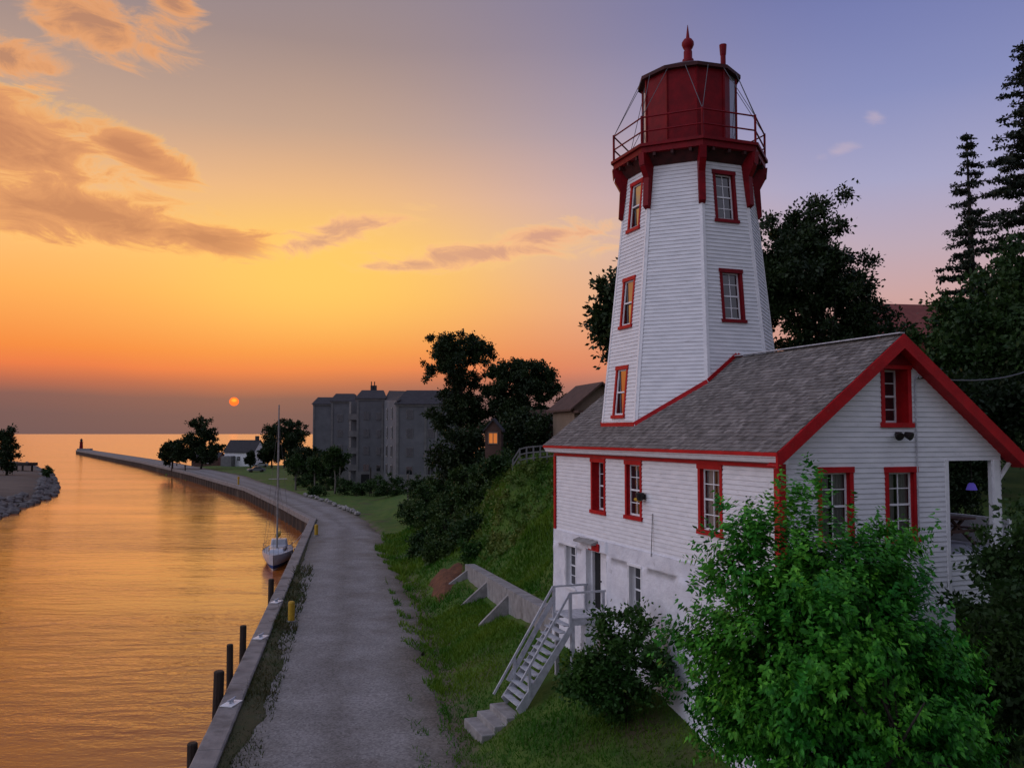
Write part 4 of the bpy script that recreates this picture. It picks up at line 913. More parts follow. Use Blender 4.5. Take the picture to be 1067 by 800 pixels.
# mid-distance pair on the hill
for (px, Y, lab, lobes, sd) in ((480, 88, 'taller leafy tree with sky gaps on the hill beside the grey apartments', [(0, 0, 9.6, 3.7, 3.3, 3.4), (1.2, 0, 6.5, 4.0, 3, 3.0), (-1.5, 0, 10.4, 2.0, 2, 2.0), (1.6, 0, 10.6, 2.0, 2, 1.8), (0, 0, 4.0, 3.5, 3, 3)], 61),
                                (545, 86, 'spreading leafy tree on the hill to the left of the gabled hill house', [(0, 0, 7.0, 3.6, 3.2, 2.6), (1.8, 0, 8.0, 2.4, 2.2, 1.6), (-1.3, 0, 8.2, 2.2, 2, 1.8), (-.5, 0, 4.0, 3.6, 3, 3.2), (3.0, 0, 6.2, 1.4, 1.4, 1.2)], 62)):
    X = (px - CX) / F * Y; zb0 = gz(X, Y); up = 10.0 - zb0
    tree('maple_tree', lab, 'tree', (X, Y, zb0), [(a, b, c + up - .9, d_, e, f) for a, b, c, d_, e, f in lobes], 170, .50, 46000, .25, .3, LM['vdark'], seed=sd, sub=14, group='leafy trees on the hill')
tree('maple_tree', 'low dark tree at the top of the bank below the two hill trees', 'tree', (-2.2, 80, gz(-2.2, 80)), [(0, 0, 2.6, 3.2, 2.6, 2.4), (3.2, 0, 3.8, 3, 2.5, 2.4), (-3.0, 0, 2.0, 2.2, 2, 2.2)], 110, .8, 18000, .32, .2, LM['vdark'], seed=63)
# hillside shrubs on the bank
hs = [(-6.1, 66, 2.0, 1.9), (-4.2, 62, 1.9, 2.3), (-5.0, 70, 2.6, 2.7), (-2.8, 58.6, 1.5, 1.5), (-2.6, 66, 2.4, 2.2), (-7.8, 78, 2.6, 2.4), (-6.0, 80, 3.0, 3.0), (-9.8, 92, 2.6, 2.2), (-8, 96, 3.0, 3.2), (-0.6, 64, 2.0, 1.6), (-3.4, 74, 2.6, 2.2), (-1.2, 72, 2.4, 2.0), (-10.5, 104, 2.6, 2.4), (-4.9, 58.4, 1.1, 1.1)]
lb = ['wide shrub at the roadside foot of the bank', 'tall rounded shrub low on the bank above the red soil', 'big shrub in the middle of the bank', 'small dark shrub at the far end of the retaining wall', 'spreading shrub high on the bank', 'roadside shrub beyond the bend of the bank', 'tall shrub above the roadside in front of the apartments', 'farther roadside shrub below the apartments', 'large shrub hiding the foot of the grey apartments', 'shrub near the white fence on top of the bank', 'shrub under the taller hill tree', 'shrub under the spreading hill tree', 'farthest roadside shrub of the bank', 'lowest small shrub next to the red soil']
for k, ((x, y, w, h), l) in enumerate(zip(hs, lb)):
    bush('hillside_shrub', l, x, y, [(0, 0, h * .5, w * .7, w * .7, h * .55), (w * .4, 0, h * .4, w * .5, w * .5, h * .45), (-w * .4, .2, h * .38, w * .5, w * .5, h * .42)], 55, .42, 6500, .22, LM['hill' if k % 3 else 'dark'], group='shrubs on the bank', seed=70 + k)
p = at(500, 590, 3.0)
bush('fern_clump', 'light green leafy clump at the end of the retaining wall', -2.6, 54.0, [(0, 0, .7, .7, .6, .8)], 25, .25, 2200, .16, LM['mid'], seed=95)

# far trees by the harbour road
def far_tree(px, py_base, Y, w, h, label, seed, lobes=None, lm='vdark', n=9000):
    X = (px - CX) / F * Y; zb0 = max(1.8, gz(X, Y)); lob = lobes or [(0, 0, h * .58, w * .5, w * .45, h * .40), (-w * .25, 0, h * .42, w * .3, w * .3, h * .28), (w * .22, 0, h * .5, w * .3, w * .3, h * .28)]
    return tree('lakeside_tree', label, 'tree', (X, Y, zb0), lob, 95, w * .07, int(n * 1.5), .42 + w * .012, .25, LM[lm], seed=seed, sub=8, group='trees by the harbour road', limbs=8)
far_tree(210, 488, 238, 12, 16, 'tall uneven tree beside the pier left of the white house', 101, [(1.5, 0, 11.5, 3.8, 3.5, 4.2), (-1.5, 0, 7, 4.0, 3.5, 4), (2.5, 0, 5, 4.5, 4, 4), (-5.5, 0, 5, 3.6, 3, 4)], n=12000)
far_tree(181, 488, 240, 7, 9, 'lower rounded tree at the pier side', 102)
far_tree(297, 488, 246, 12.5, 15, 'dark rounded tree behind the parked cars, right of the white house', 103, n=10000)
far_tree(284, 487, 248, 7, 8, 'small dark tree beside the white house', 104)
far_tree(318, 490, 178, 8, 7.5, 'low tree in front of the left end of the apartments', 105)
far_tree(262, 486, 246, 3, 5, 'little tree in front of the white house', 106, n=2500)
far_tree(335, 490, 165, 8, 6.5, 'low bushy tree by the grey apartment wall', 107)
for k, (px, Y, l) in enumerate(((309, 150, 'leftmost small clipped tree with a pale trunk on the lawn'), (329, 148, 'middle small clipped tree with a pale trunk on the lawn'), (350, 140, 'largest clipped tree with a pale trunk, nearest the apartments'))):
    X = (px - CX) / F * Y; s = (1.0, .95, 1.3)[k]
    tree('clipped_tree', l, 'tree', (X, Y, gz(X, Y)), [(0, 0, 4.2 * s, 1.9 * s, 1.8, 1.5 * s), (0, 0, 5.0 * s, 1.2, 1.2, .9)], 40, .5, 5000, .3, .16, LM['dark'], 'bark2', 'clipped trees on the lawn', 5, 110 + k)
for k, (px, Y, w, h, l) in enumerate(((331, 135, 1.7, 1.6, 'clipped round hedge bush on the lawn left of the apartments'), (362, 138, 1.8, 2.6, 'dark shrub against the apartment foundation'), (374, 136, 1.4, 2.2, 'upright shrub beside the apartment basement window'))):
    X = (px - CX) / F * Y; bush('lawn_shrub', l, X, Y, [(0, 0, h * .5, w, w, h * .5)], 26, .4, 2600, .25, LM['dark'], 'shrubs on the lawn', 120 + k)

for k, (px, Y, w, h, l) in enumerate(((389, 134, 2.6, 3.2, 'broad dark shrub in front of the middle of the apartment foundation'), (405, 128, 2.8, 3.4, 'tall shrub at the right end of the apartment lawn'), (343, 150, 2.2, 3.0, 'dark shrub behind the largest clipped tree'), (318, 158, 2.4, 2.6, 'dark shrub behind the middle clipped tree'))):
    X = (px - CX) / F * Y; bush('lawn_shrub', l, X, Y, [(0, 0, h * .5, w, w, h * .5), (w * .6, 0, h * .4, w * .6, w * .6, h * .4)], 34, .45, 4200, .25, LM['dark'], 'shrubs on the lawn', 140 + k)

# grass: blades over the lawn and slope that the photo shows
def grass(n=150000, verge=False):
    r = np.random.default_rng(5); x = np.r_[r.uniform(-6, 6.2, n // 2), r.uniform(-13, 7, n // 2)]; y = np.r_[r.uniform(19, 46, n // 2), r.uniform(36, 84, n // 2)]
    xr_ = np.interp(y, ry, rx); ng = np.sin(x * 2.3 + y) * np.sin(y * 1.9 - x * 1.4) * .5 + .5
    k = (x > xr_ - .5 + .9 * ng * r.random(n)) & (r.random(n) < np.clip((x - xr_ + .9) / 1.6, .12, 1))
    c, s = math.cos(PSI), math.sin(PSI); lx = c * (x - 6.256) + s * (y - 20.7); ly = -s * (x - 6.256) + c * (y - 20.7)
    k &= ~((lx > -.1) & (ly > -.1) & (ly < 13.3) & (lx < 7)); k &= ~((lx > -4.4) & (lx < -1.0) & (ly > 8.9) & (ly < 10.5))
    k &= np.hypot((x + 3.9) / 1.15, (y - 53) / 3.2) > .75 + .4 * r.random(n)
    # keep the wall top clear
    t = (y - RW0.y) / (RW1.y - RW0.y); xw = RW0.x + t * (RW1.x - RW0.x); k &= ~((np.abs(x - xw - .2) < .5) & (y > 33) & (y < 52.4))
    ye = r.uniform(22, 75, 9000); xe = np.interp(ye, ry, rx) - r.random(9000) ** 2 * 1.3; ke = (np.sin(xe * 3.1 + ye * 1.7) * np.sin(ye * .9) > .25); xe, ye = xe[ke], ye[ke]
    x, y = np.r_[x[k], xe], np.r_[y[k], ye]
    if verge:
        y = r.uniform(20, 64, 9000); x = np.interp(y, qy, qx) + .62 + r.random(9000) ** 1.6 * 1.2; kk = r.random(9000) < np.clip(.55 + .5 * np.sin(y * 1.3 + x) * np.sin(y * .47), .15, 1) * np.clip((66 - y) / 20, .1, 1); x, y = x[kk], y[kk]
    z = np.where(x < np.interp(y, ry, rx), 2.06, ground(x, y)) + np.where(x > np.interp(y, ry, rx) + .6, np.sin(x * 2.1 + np.sin(y * 1.3) * 2) * np.cos(y * 1.7 + x * .6) * .05 + .06 * np.sin(x * .7 + 1) * np.sin(y * .55), .0)
    m = len(x); h = r.uniform(.06, .17, m) * (1 + .9 * np.clip(np.sin(x * .9 + y * .5) * np.sin(y * .8), 0, 1)) * np.clip(np.hypot(x, y) / 32, 1, 2.2); a = r.uniform(0, 2 * PI, m); w = .022 * np.clip(np.hypot(x, y) / 26, 1, 2.6)
    P0 = np.stack([x, y, z - .03], 1); sd = np.stack([np.cos(a) * w, np.sin(a) * w, np.zeros(m)], 1); tp = P0 + np.stack([r.normal(size=m) * h * .45, r.normal(size=m) * h * .45, h], 1)
    V = np.stack([P0 - sd, P0 + sd, tp], 1).reshape(-1, 3)
    return npmesh('verge_grass' if verge else 'grass', V, np.arange(3 * m).reshape(-1, 3), LM['dryg' if verge else 'grass'])
LM['grass'] = leafmat('grass_blades', (.036, .135, .007), (.105, .19, .012), .3, .3)
LM['dryg'] = leafmat('dry_verge_grass', (.060, .052, .018), (.035, .055, .014), 1.2, .2)
tag(grass(), kind='stuff'); tag(grass(verge=True), kind='stuff')
# tall weeds and seedheads over the bank
rw_ = np.random.default_rng(17); wx, wy = rw_.uniform(-4.5, 3, 900), rw_.uniform(50, 64, 900); wt_ = (wy - RW0.y) / (RW1.y - RW0.y)
kw = (wx > RW0.x + wt_ * (RW1.x - RW0.x) + 1.2) & (np.hypot((wx + 3.9) / 1.5, (wy - 53) / 4.2) > 1.1) & (rw_.random(900) < np.clip((wy - 44) / 12, .1, .8)); wx, wy = wx[kw], wy[kw]
V, Fq = leafcloud(np.stack([wx, wy, ground(wx, wy) + .16], 1), rw_.uniform(.14, .42, len(wx)), 14000, .20, seed=18, squash=.7)
LM['weed'] = leafmat('bank_weeds', (.05, .125, .012), (.13, .16, .030), .5, .25); tag(npmesh('weeds', V, Fq, LM['weed']), kind='stuff')
# bare red soil by the roadside
m = MB(); sg_ = 26
for j in range(sg_):
    a0, a1 = 2 * PI * j / sg_, 2 * PI * (j + 1) / sg_
    for i in range(6):
        def q(a, f): 
            rx_ = (1.15 + .25 * math.sin(a * 3) + .12 * math.sin(a * 7)) * f; x = -3.9 + rx_ * math.cos(a); y = 53 + 2.8 * rx_ * math.sin(a); return (x, y, gz(x, y) - .12 + .40 * (1 - f * f) + .08 * math.sin(x * 5) * math.cos(y * 3) * (1 - f) + .03)
        m.poly([q(a0, i / 6), q(a0, (i + 1) / 6), q(a1, (i + 1) / 6), q(a1, i / 6)])
tag(m.build('dirt_mound', M['soil'], smooth=True), kind='stuff')

# ------------------------------------------------------------------ quayside objects
def quayx(y): return float(np.interp(y, qy, qx))
pl_lab = ['squat timber mooring pile at the bottom of the frame', 'thickest timber mooring pile, second from the camera', 'slim timber mooring pile, middle of the five', 'tall timber mooring pile, fourth from the camera', 'timber mooring pile nearest the moored sailboat']
for k, (px, pt, pb, rr) in enumerate(((214, 766, 800, .16), (238, 694, 742, .19), (248, 667, 710, .13), (262, 648, 682, .15), (286.5, 601, 628, .17))):
    y0 = (27.2, 32.2, 35.2, 39.3, 53.2)[k]; x0 = (px - CX) / F * y0; top = CAMZ - (pt - HOR) / F * y0
    x0 = min(x0, quayx(y0) - .18 - rr)
    m = MB(); m.lathe([(rr * 1.05, -2), (rr, top * .5), (rr * .96, top - .04), (rr * .8, top)], (0, 0, 0), 10, .2); o = m.build('mooring_pile', M['pile'], smooth=False); o.location = (x0, y0, 0); o.rotation_euler = (rnd.uniform(-.015, .015), rnd.uniform(-.015, .015), rnd.random())
    tag(o, pl_lab[k], 'mooring pile', 'timber mooring piles along the quay')
for k, (px, py) in enumerate(((248, 733), (274, 664), (290, 627))):
    p = at(px, py, 2.22); o = empty('mooring_cleat', (quayx(p.y) + .3, p.y, 2.225), -.19, ('nearest white cleat on the kerb', 'white cleat on the kerb, middle of three', 'farthest white cleat on the kerb')[k], 'cleat', 'white cleats on the quay kerb')
    m = MB(); m.box(-.22, .22, -.38, .38, 0, .03); m.build('base_plate', M['trimw'], o)
    m = MB(); m.tube([(0, -.26, .16), (0, -.1, .13), (0, .1, .13), (0, .26, .16)], [.03, .05, .05, .03], 8); m.tube([(0, -.08, .02), (0, -.08, .12)], .04); m.tube([(0, .08, .02), (0, .08, .12)], .04); m.build('horn', M['white'], o)
for k, (px, py) in enumerate(((303.5, 648), (329.5, 558))):
    p = at(px, py, 2.05); o = empty('bollard', (p.x, p.y, 2.06), 0, ('nearer yellow bollard standing in the verge grass', 'farther yellow bollard at the bend of the quay')[k], 'bollard', 'yellow bollards')
    s = .95
    m = MB(); m.lathe([(.17, -.1), (.17, s), (.14, s + .07), (.05, s + .1)], n=14); m.build('post', M['yellow'], o, smooth=False)
    m = MB(); m.lathe([(.24, -.1), (.24, .06), (.2, .08)], n=14); m.build('footing', M['conc'], o)
for k, (px, y0, l) in enumerate(((170, 250, 'thin dark post on the pier edge, farthest out'), (187, 226, 'thin dark post on the pier edge, middle'), (243, 165, 'short pale post on the pier edge near the bend'))):
    x0 = quayx(y0) + .8; o = MB(); o.tube([(0, 0, -.1), (0, 0, 1.5)], .16, 8); o.tube([(-.3, 0, 1.2), (.3, 0, 1.2)], .07, 6); q = o.build('pier_post', M['pile' if k < 2 else 'yellow']); q.location = (x0, y0, 2.1); tag(q, l, 'post', 'posts on the pier edge')

# sailboat
SB = empty('sailboat', (quayx(80) - 2.05, 79.5, 0), .19, 'small white sailboat with a tall mast moored against the quay', 'sailboat')
LB, BB = 8.6, 1.35
st_n, rg = 15, 7
def hullp(i, j):                                       # y along, bow towards -y (the camera)
    t = i / (st_n - 1); y = -LB / 2 + LB * t; w = BB * (math.sin(min(1, t * 1.15 + .0) * PI * .62) ** .75) if t > 0 else .02
    w = BB * min(1, (t / .55)) ** .62 if t < .55 else BB * (1 - .28 * ((t - .55) / .45) ** 2); w = max(w, .02)
    a = j / (rg - 1); sheer = 1.02 + .30 * (1 - t) ** 2 + .06 * t
    return w * (1 - (1 - a) ** 2.6), y - (.5 * a * (1 - t) ** 2), -.45 + (sheer + .45) * a
m = MB()
for sgn in (1, -1):
    g = [[m.P((sgn * hullp(i, j)[0], hullp(i, j)[1], hullp(i, j)[2])) for j in range(rg)] for i in range(st_n)]
    for i in range(st_n - 1):
        for j in range(rg - 1): m.f.append([g[i][j], g[i + 1][j], g[i + 1][j + 1], g[i][j + 1]])
    m.f.append([g[-1][j] for j in range(rg)] + [m.P((0, LB / 2, 1.08)), m.P((0, LB / 2, -.45))])
m.build('hull', M['white'], SB, smooth=False)
m = MB(); m.poly([(hullp(i, rg - 1)[0] * .98, hullp(i, rg - 1)[1], hullp(i, rg - 1)[2] - .03) for i in range(st_n)] + [(-hullp(i, rg - 1)[0] * .98, hullp(i, rg - 1)[1], hullp(i, rg - 1)[2] - .03) for i in range(st_n - 1, -1, -1)])
M['deck'] = mat('pale_blue_deck', (.30, .36, .44), (.24, .30, .38), 3, .5); m.build('deck', M['deck'], SB)
m = MB(); m.hexa([(-.75, -1.7, 1.02), (.75, -1.7, 1.02), (.85, 1.3, 1.02), (-.85, 1.3, 1.02)], [(-.5, -1.2, 1.36), (.5, -1.2, 1.36), (.68, 1.2, 1.48), (-.68, 1.2, 1.48)]); cbn = m.build('cabin', M['white'], SB, bevel=.05)
for s in (-1, 1):
    m = MB(); m.hexa([(s * .70, -.9, 1.16), (s * .74, .9, 1.18), (s * .68, .9, 1.36), (s * .60, -.9, 1.30)], [(s * .72, -.9, 1.16), (s * .80, .9, 1.18), (s * .74, .9, 1.36), (s * .64, -.9, 1.30)]); m.build('cabin_window', M['glass'], cbn)
m = MB(); m.tube([(0, -.4, 1.3), (0, -.4, 14.1)], [.09, .06], 8); mo = m.build('mast', M['conc'], SB)
m = MB(); m.tube([(-.8, -.4, 7.5), (.8, -.4, 7.5)], .03, 5); m.build('spreader', M['wood'], mo)
m = MB(); m.tube([(0, -.35, 2.3), (0, 3.4, 2.35)], .05, 7); m.build('boom', M['wood'], SB)
m = MB(); m.tube([(0, -.2, 2.45), (0, 1.2, 2.47), (0, 2.4, 2.46), (0, 3.3, 2.44)], [.2, .24, .18, .09], 9); m.build('sail_cover', M['yellow'], SB, smooth=True)
m = MB(); [m.tube([(x, y, 1.1), (0, -.4, z)], .012, 4) for x, y, z in ((0, -4.6, 13.6), (0, 4.2, 14.0), (1.2, -.1, 13.0), (-1.2, -.1, 13.0), (1.1, .2, 7.5), (-1.1, .2, 7.5))]; m.build('stays', M['cable'], SB)
m = MB()
for s in (-1, 1):
    pts = [(s * hullp(i, rg - 1)[0] * .95, hullp(i, rg - 1)[1], hullp(i, rg - 1)[2] + .55) for i in range(1, st_n, 2)]
    m.tube(pts, .014, 4)
    for q in pts: m.tube([q, (q[0], q[1], q[2] - .58)], .014, 4)
m.tube([(-.4, -3.85, 1.85), (0, -4.3, 1.9), (.4, -3.85, 1.85)], .02, 5); m.build('lifelines', M['cable'], SB)
m = MB(); m.box(-.35, .35, 3.0, 3.9, 1.06, 1.75); m.tube([(.0, 4.25, .2), (0, 4.3, 1.5)], .12, 7); m.build('cockpit_gear', M['blackm'], SB, bevel=.05)
M['blue'] = mat('blue_canvas', (.03, .06, .20), (.02, .045, .15), 4, .8)
m = MB(); m.hexa([(-.75, 1.5, 1.2), (.75, 1.5, 1.2), (.8, 2.6, 1.2), (-.8, 2.6, 1.2)], [(-.6, 1.7, 1.9), (.6, 1.7, 1.9), (.7, 2.5, 1.95), (-.7, 2.5, 1.95)]); m.build('spray_hood', M['white'], SB, bevel=.08)
for y in (-1.6, .4, 2.4):
    m = MB(); m.lathe([(.02, .95), (.10, .9), (.11, .35), (.03, .28)], (1.42, y, 0), 9); m.tube([(1.42, y, .95), (1.25, y, 1.15)], .015, 4); m.build('fender', M['blackm'] if y > 0 else M['white'], SB)
m = MB(); [m.tube([a, Vector(a).lerp(Vector(b), .5) - Vector((0, 0, .12)), b], .02, 4) for a, b in (((.1, -4.2, 1.35), (2.1, -6.2, 2.2)), ((1.0, 4.1, 1.1), (2.1, 5.6, 2.2)))]; m.build('mooring_line', M['wood'], SB)
m = MB()
for sgn in (1, -1):
    for i in range(st_n - 1):
        q = []
        for (ii_, j_) in ((i, 2), (i + 1, 2), (i + 1, 3), (i, 3)): h_ = hullp(ii_, j_); q.append((sgn * (h_[0] + .012), h_[1] - .01, h_[2]))
        m.poly(q)
m.build('waterline_stripe', M['blue'] if 'blue' in M else M['blackm'], SB)
# stones edging the road
stone_me = []
for k in range(5):
    m = MB(); q = random.Random(k); m.lathe([(.14, -.12), (.30 * q.uniform(.8, 1.1), .0), (.27, .16), (.10, .27)], n=7); 
    m.v = [(x * q.uniform(.8, 1.25), y * q.uniform(.7, 1.1), z * q.uniform(.8, 1.2)) for x, y, z in m.v]; me = bpy.data.meshes.new('edging_stone'); me.from_pydata(m.v, [], m.f); me.materials.append(M['pale']); stone_me.append(me)
for k in range(24):
    t = k / 23; px = 317 + 58 * t + rnd.uniform(-1, 1); py = 515.5 + 21 * t ** 1.15 + rnd.uniform(-.8, .8); p = at(px, py, 2.15)
    o = link('edging_stone', stone_me[k % 5]); z = max(2.1, gz(p.x, p.y)); o.location = (p.x, p.y, z + .08); s = rnd.uniform(.7, 1.5); o.scale = (s, s, s); o.rotation_euler = (0, 0, rnd.random() * 6)
    tag(o, 'pale stone in the row edging the bend of the gravel road', 'stone', 'pale stones edging the road')
# slim posts on the lawn
for k, (px, pt, pb, l) in enumerate(((354, 487, 506, 'pale slim post beside the largest clipped tree'), (386, 488, 511, 'dark slim post in front of the apartment foundation'), (425, 495, 522, 'pale slim post among the shrubs of the bank'))):
    p = at(px, pb, (2.5, 2.6, 3.1)[k]); h = (pb - pt) / F * p.y; m = MB(); m.tube([(0, 0, -.6), (0, 0, h)], .11, 7); m.lathe([(.14, h), (.1, h + .1), (.02, h + .14)], n=7)
    o = m.build('lawn_post', M['bark2'] if k != 1 else M['pile']); o.location = (p.x, p.y, p.z); tag(o, l, 'post', 'slim posts on the lawn')

# pier light
m0 = empty('pier_light', (-249, 511, 2.0), 0, 'small red light tower at the tip of the pier', 'beacon')
m = MB(); m.lathe([(1.6, 0), (1.5, .8), (1.05, .9), (.85, 4.6), (1.2, 4.7), (1.2, 4.9)], n=8); m.build('tower', M['dred'], m0)
m = MB(); m.lathe([(.65, 4.9), (.65, 6.0), (.9, 6.05), (.1, 6.9)], n=8); m.build('lantern', M['blackm'], m0)
m = MB(); m.box(-1.5, 6, -2.0, 1.5, -.1, 1.1); m.build('plinth', M['conc'], m0)

# ------------------------------------------------------------------ cars
def car(x, y, rz, label, paint):
    c = empty('parked_car', (x, y, max(2.05, gz(x, y))), rz, label, 'car', 'cars parked by the white house')
    side = [(-2.1, .35), (-2.15, .62), (-1.95, .86), (-1.0, .92), (-.45, 1.38), (.75, 1.42), (1.5, .98), (2.1, .9), (2.15, .5), (2.05, .3)]
    m = MB(); m.hexa([(a, -.82, b) for a, b in side], [(a, .82, b) for a, b in side]); m.build('body', paint, c, bevel=.06)
    m = MB(); 
    for s in (-.825, .825): m.poly([(-.88, s, .95), (-.42, s, 1.32), (.7, s, 1.35), (1.3, s, .98)])
    m.poly([(-.98, -.7, .955), (-.98, .7, .955), (-.48, .62, 1.38), (-.48, -.62, 1.38)]); m.build('windows', M['glass'], c)
    for a in (-1.35, 1.3):
        for s in (-.8, .8):
            m = MB(); m.tube([(a, s - .1, .32), (a, s + .1, .32)], .32, 12); m.build('wheel', M['blackm'], c)
    for s in (-.6, .6): m = MB(); m.box(-2.17, -2.1, s - .15, s + .15, .6, .74); m.build('headlight', M['trimw'], c)
M['carw'] = mat('white_car_paint', (.6, .6, .62), None, rough=.3, spec=.5); M['carg'] = mat('grey_car_paint', (.16, .165, .18), None, rough=.3, spec=.5)
p = at(258, 488, 2.1); car(p.x, p.y + 12, .5, 'white parked car, farther of the two by the white house', M['carw'])
p = at(267, 491.5, 2.1); car(p.x, p.y, .5, 'grey parked car, nearer of the two at the lawn edge', M['carg'])

# ------------------------------------------------------------------ buildings
def gable_house(root, w, d_, zb, ze, zr, wall, roof, axis='x', oh=.35):
    m = MB(); m.box(-w / 2, w / 2, -d_ / 2, d_ / 2, zb, ze)
    if axis == 'x':                                    # ridge along x
        for s in (-1, 1): m.poly([(s * w / 2, -d_ / 2, ze), (s * w / 2, d_ / 2, ze), (s * w / 2, 0, zr)])
    else:
        for s in (-1, 1): m.poly([(-w / 2, s * d_ / 2, ze), (w / 2, s * d_ / 2, ze), (0, s * d_ / 2, zr)])
    m.build('wall', M[wall], root); r = MB(); t = .18
    if axis == 'x':
        k = (zr - ze) / (d_ / 2)
        for s in (-1, 1): r.hexa([(-w / 2 - oh, s * (d_ / 2 + oh), ze - k * oh + .02), (w / 2 + oh, s * (d_ / 2 + oh), ze - k * oh + .02), (w / 2 + oh, 0, zr + .02), (-w / 2 - oh, 0, zr + .02)], [(-w / 2 - oh, s * (d_ / 2 + oh), ze - k * oh + t), (w / 2 + oh, s * (d_ / 2 + oh), ze - k * oh + t), (w / 2 + oh, 0, zr + t + .03), (-w / 2 - oh, 0, zr + t + .03)])
    else:
        k = (zr - ze) / (w / 2)
        for s in (-1, 1): r.hexa([(s * (w / 2 + oh), -d_ / 2 - oh, ze - k * oh + .02), (s * (w / 2 + oh), d_ / 2 + oh, ze - k * oh + .02), (0, d_ / 2 + oh, zr + .02), (0, -d_ / 2 - oh, zr + .02)], [(s * (w / 2 + oh), -d_ / 2 - oh, ze - k * oh + t), (s * (w / 2 + oh), d_ / 2 + oh, ze - k * oh + t), (0, d_ / 2 + oh, zr + t + .03), (0, -d_ / 2 - oh, zr + t + .03)])
    return r.build('roof', M[roof], root)
def win(root, x, y, z, w, h, face='y-', lit=None, fr='trimw'):
    m = MB(); e = .09
    def B(mb, a0, a1, b0, b1, o0, o1):
        if face == 'y-': mb.box(x + a0, x + a1, y - o1, y - o0, z + b0, z + b1)
        else: mb.box(x - o1, x - o0, y + a0, y + a1, z + b0, z + b1)
    B(m, -w / 2, -w / 2 + e, -h / 2, h / 2, 0, .06); B(m, w / 2 - e, w / 2, -h / 2, h / 2, 0, .06); B(m, -w / 2 + e, w / 2 - e, h / 2 - e, h / 2, 0, .06); B(m, -w / 2 + e, w / 2 - e, -h / 2, -h / 2 + e, 0, .06); B(m, -.03, .03, -h / 2 + e, h / 2 - e, 0, .05)
    o = m.build('window', M[fr], root); m = MB(); B(m, -w / 2 + e, w / 2 - e, -h / 2 + e, h / 2 - e, .005, .02); m.build('pane', lit or M['glass'], o)

# grey apartments: stepped wings going away from the camera
AB = empty('apartment_building', (0, 0, 0), 0, 'large grey stepped apartment building with dark roofs beyond the lawn', 'apartment building')
def wing(pxl, pxr, Y, ytop, yroof, depth, rz, trims=(), zb=1.9):
    xl, xr = (pxl - CX) / F * Y, (pxr - CX) / F * Y; w = xr - xl; ze = CAMZ + (HOR - ytop) / F * Y; zr = CAMZ + (HOR - yroof) / F * Y
    c, s = math.cos(rz), math.sin(rz); tf = lambda x, y, z: (xl + c * x - s * y, Y + s * x + c * y, z)
    m = MB(tf); m.box(0, w, 0, depth, zb, ze); m.build('wall', M['grey'], AB)
    m = MB(tf); o = .4; m.hexa([(-o, -o, ze + .003), (w + o, -o, ze + .003), (w + o, depth + o, ze + .003), (-o, depth + o, ze + .003)], [(w * .12, depth * .3, zr), (w * .95, depth * .3, zr), (w * .95, depth * .7, zr), (w * .12, depth * .7, zr)]); r = m.build('roof', M['slate'], AB)
    m = MB(tf); m.box(-.15, w + .15, -.16, -.004, ze - .35, ze - .02); 
    for t in trims: m.box(w * t - .18, w * t + .18, -.1, -.003, zb + 2.5, ze - .36)
    m.build('trim', M['greyb'], AB)
    m = MB(tf); m.box(-.1, w + .1, -.2, -.012, zb, zb + 3.2); m.build('foundation', M['greyb'], AB)
    return tf, w, ze, zr, r
M['gtrim'] = M['greyb']
wing(326.5, 346, 196, 421, 413, 14, .1, (.03, .97)); tfB, wB, zB, zrB, rB = wing(345, 368, 176, 418, 409, 14, .1, (.05, .97))
tfC, wC, zC, zrC, rC = wing(372, 400, 152, 415, 405, 16, .12, (.03, .94)); tfD, wD, zD, zrD, rD = wing(413, 482, 140, 421, 405, 16, .05, (.02, .44, .60))
# balcony column between the wings, bay of windows, dark roof lumps
m = MB()
xa, xb = (366 - CX) / F * 158, (374 - CX) / F * 158
m.box(xa, xb, 158, 166, 1.9, zC - .3); m.build('balcony_bay', M['grey'], AB)
for k in range(4):
    z = 5 + k * 3.0
    m = MB(); m.box(xa - .2, xb + .1, 156.8, 157.99, z, z + .15); m.box(xa - .2, xb + .1, 156.8, 156.86, z + .15, z + 1.05); m.build('balcony', M['greyb'], AB)
for x in (xa, xb): m = MB(); m.box(x - .18, x + .18, 157.0, 157.3, 1.9, zC - .4); m.build('balcony_column', M['pale'], AB)
pA = Vector(tfC(wC, 0, 0)); pB = Vector(tfD(0, 0, 0)); m = MB()
m.poly([(pA.x, pA.y, 1.9), (pB.x, pB.y, 1.9), (pB.x, pB.y, zC - .8), (pA.x, pA.y, zC - .3)]); m.build('bay_wall', M['grey'], AB)
m = MB(); m.poly([(pA.x, pA.y - .1, zC - .3), (pB.x + .3, pB.y - .1, zC - .9), (pB.x + 2, pB.y + 8, zrD), (pA.x, pA.y + 6, zrC)]); m.build('roof', M['slate'], AB)
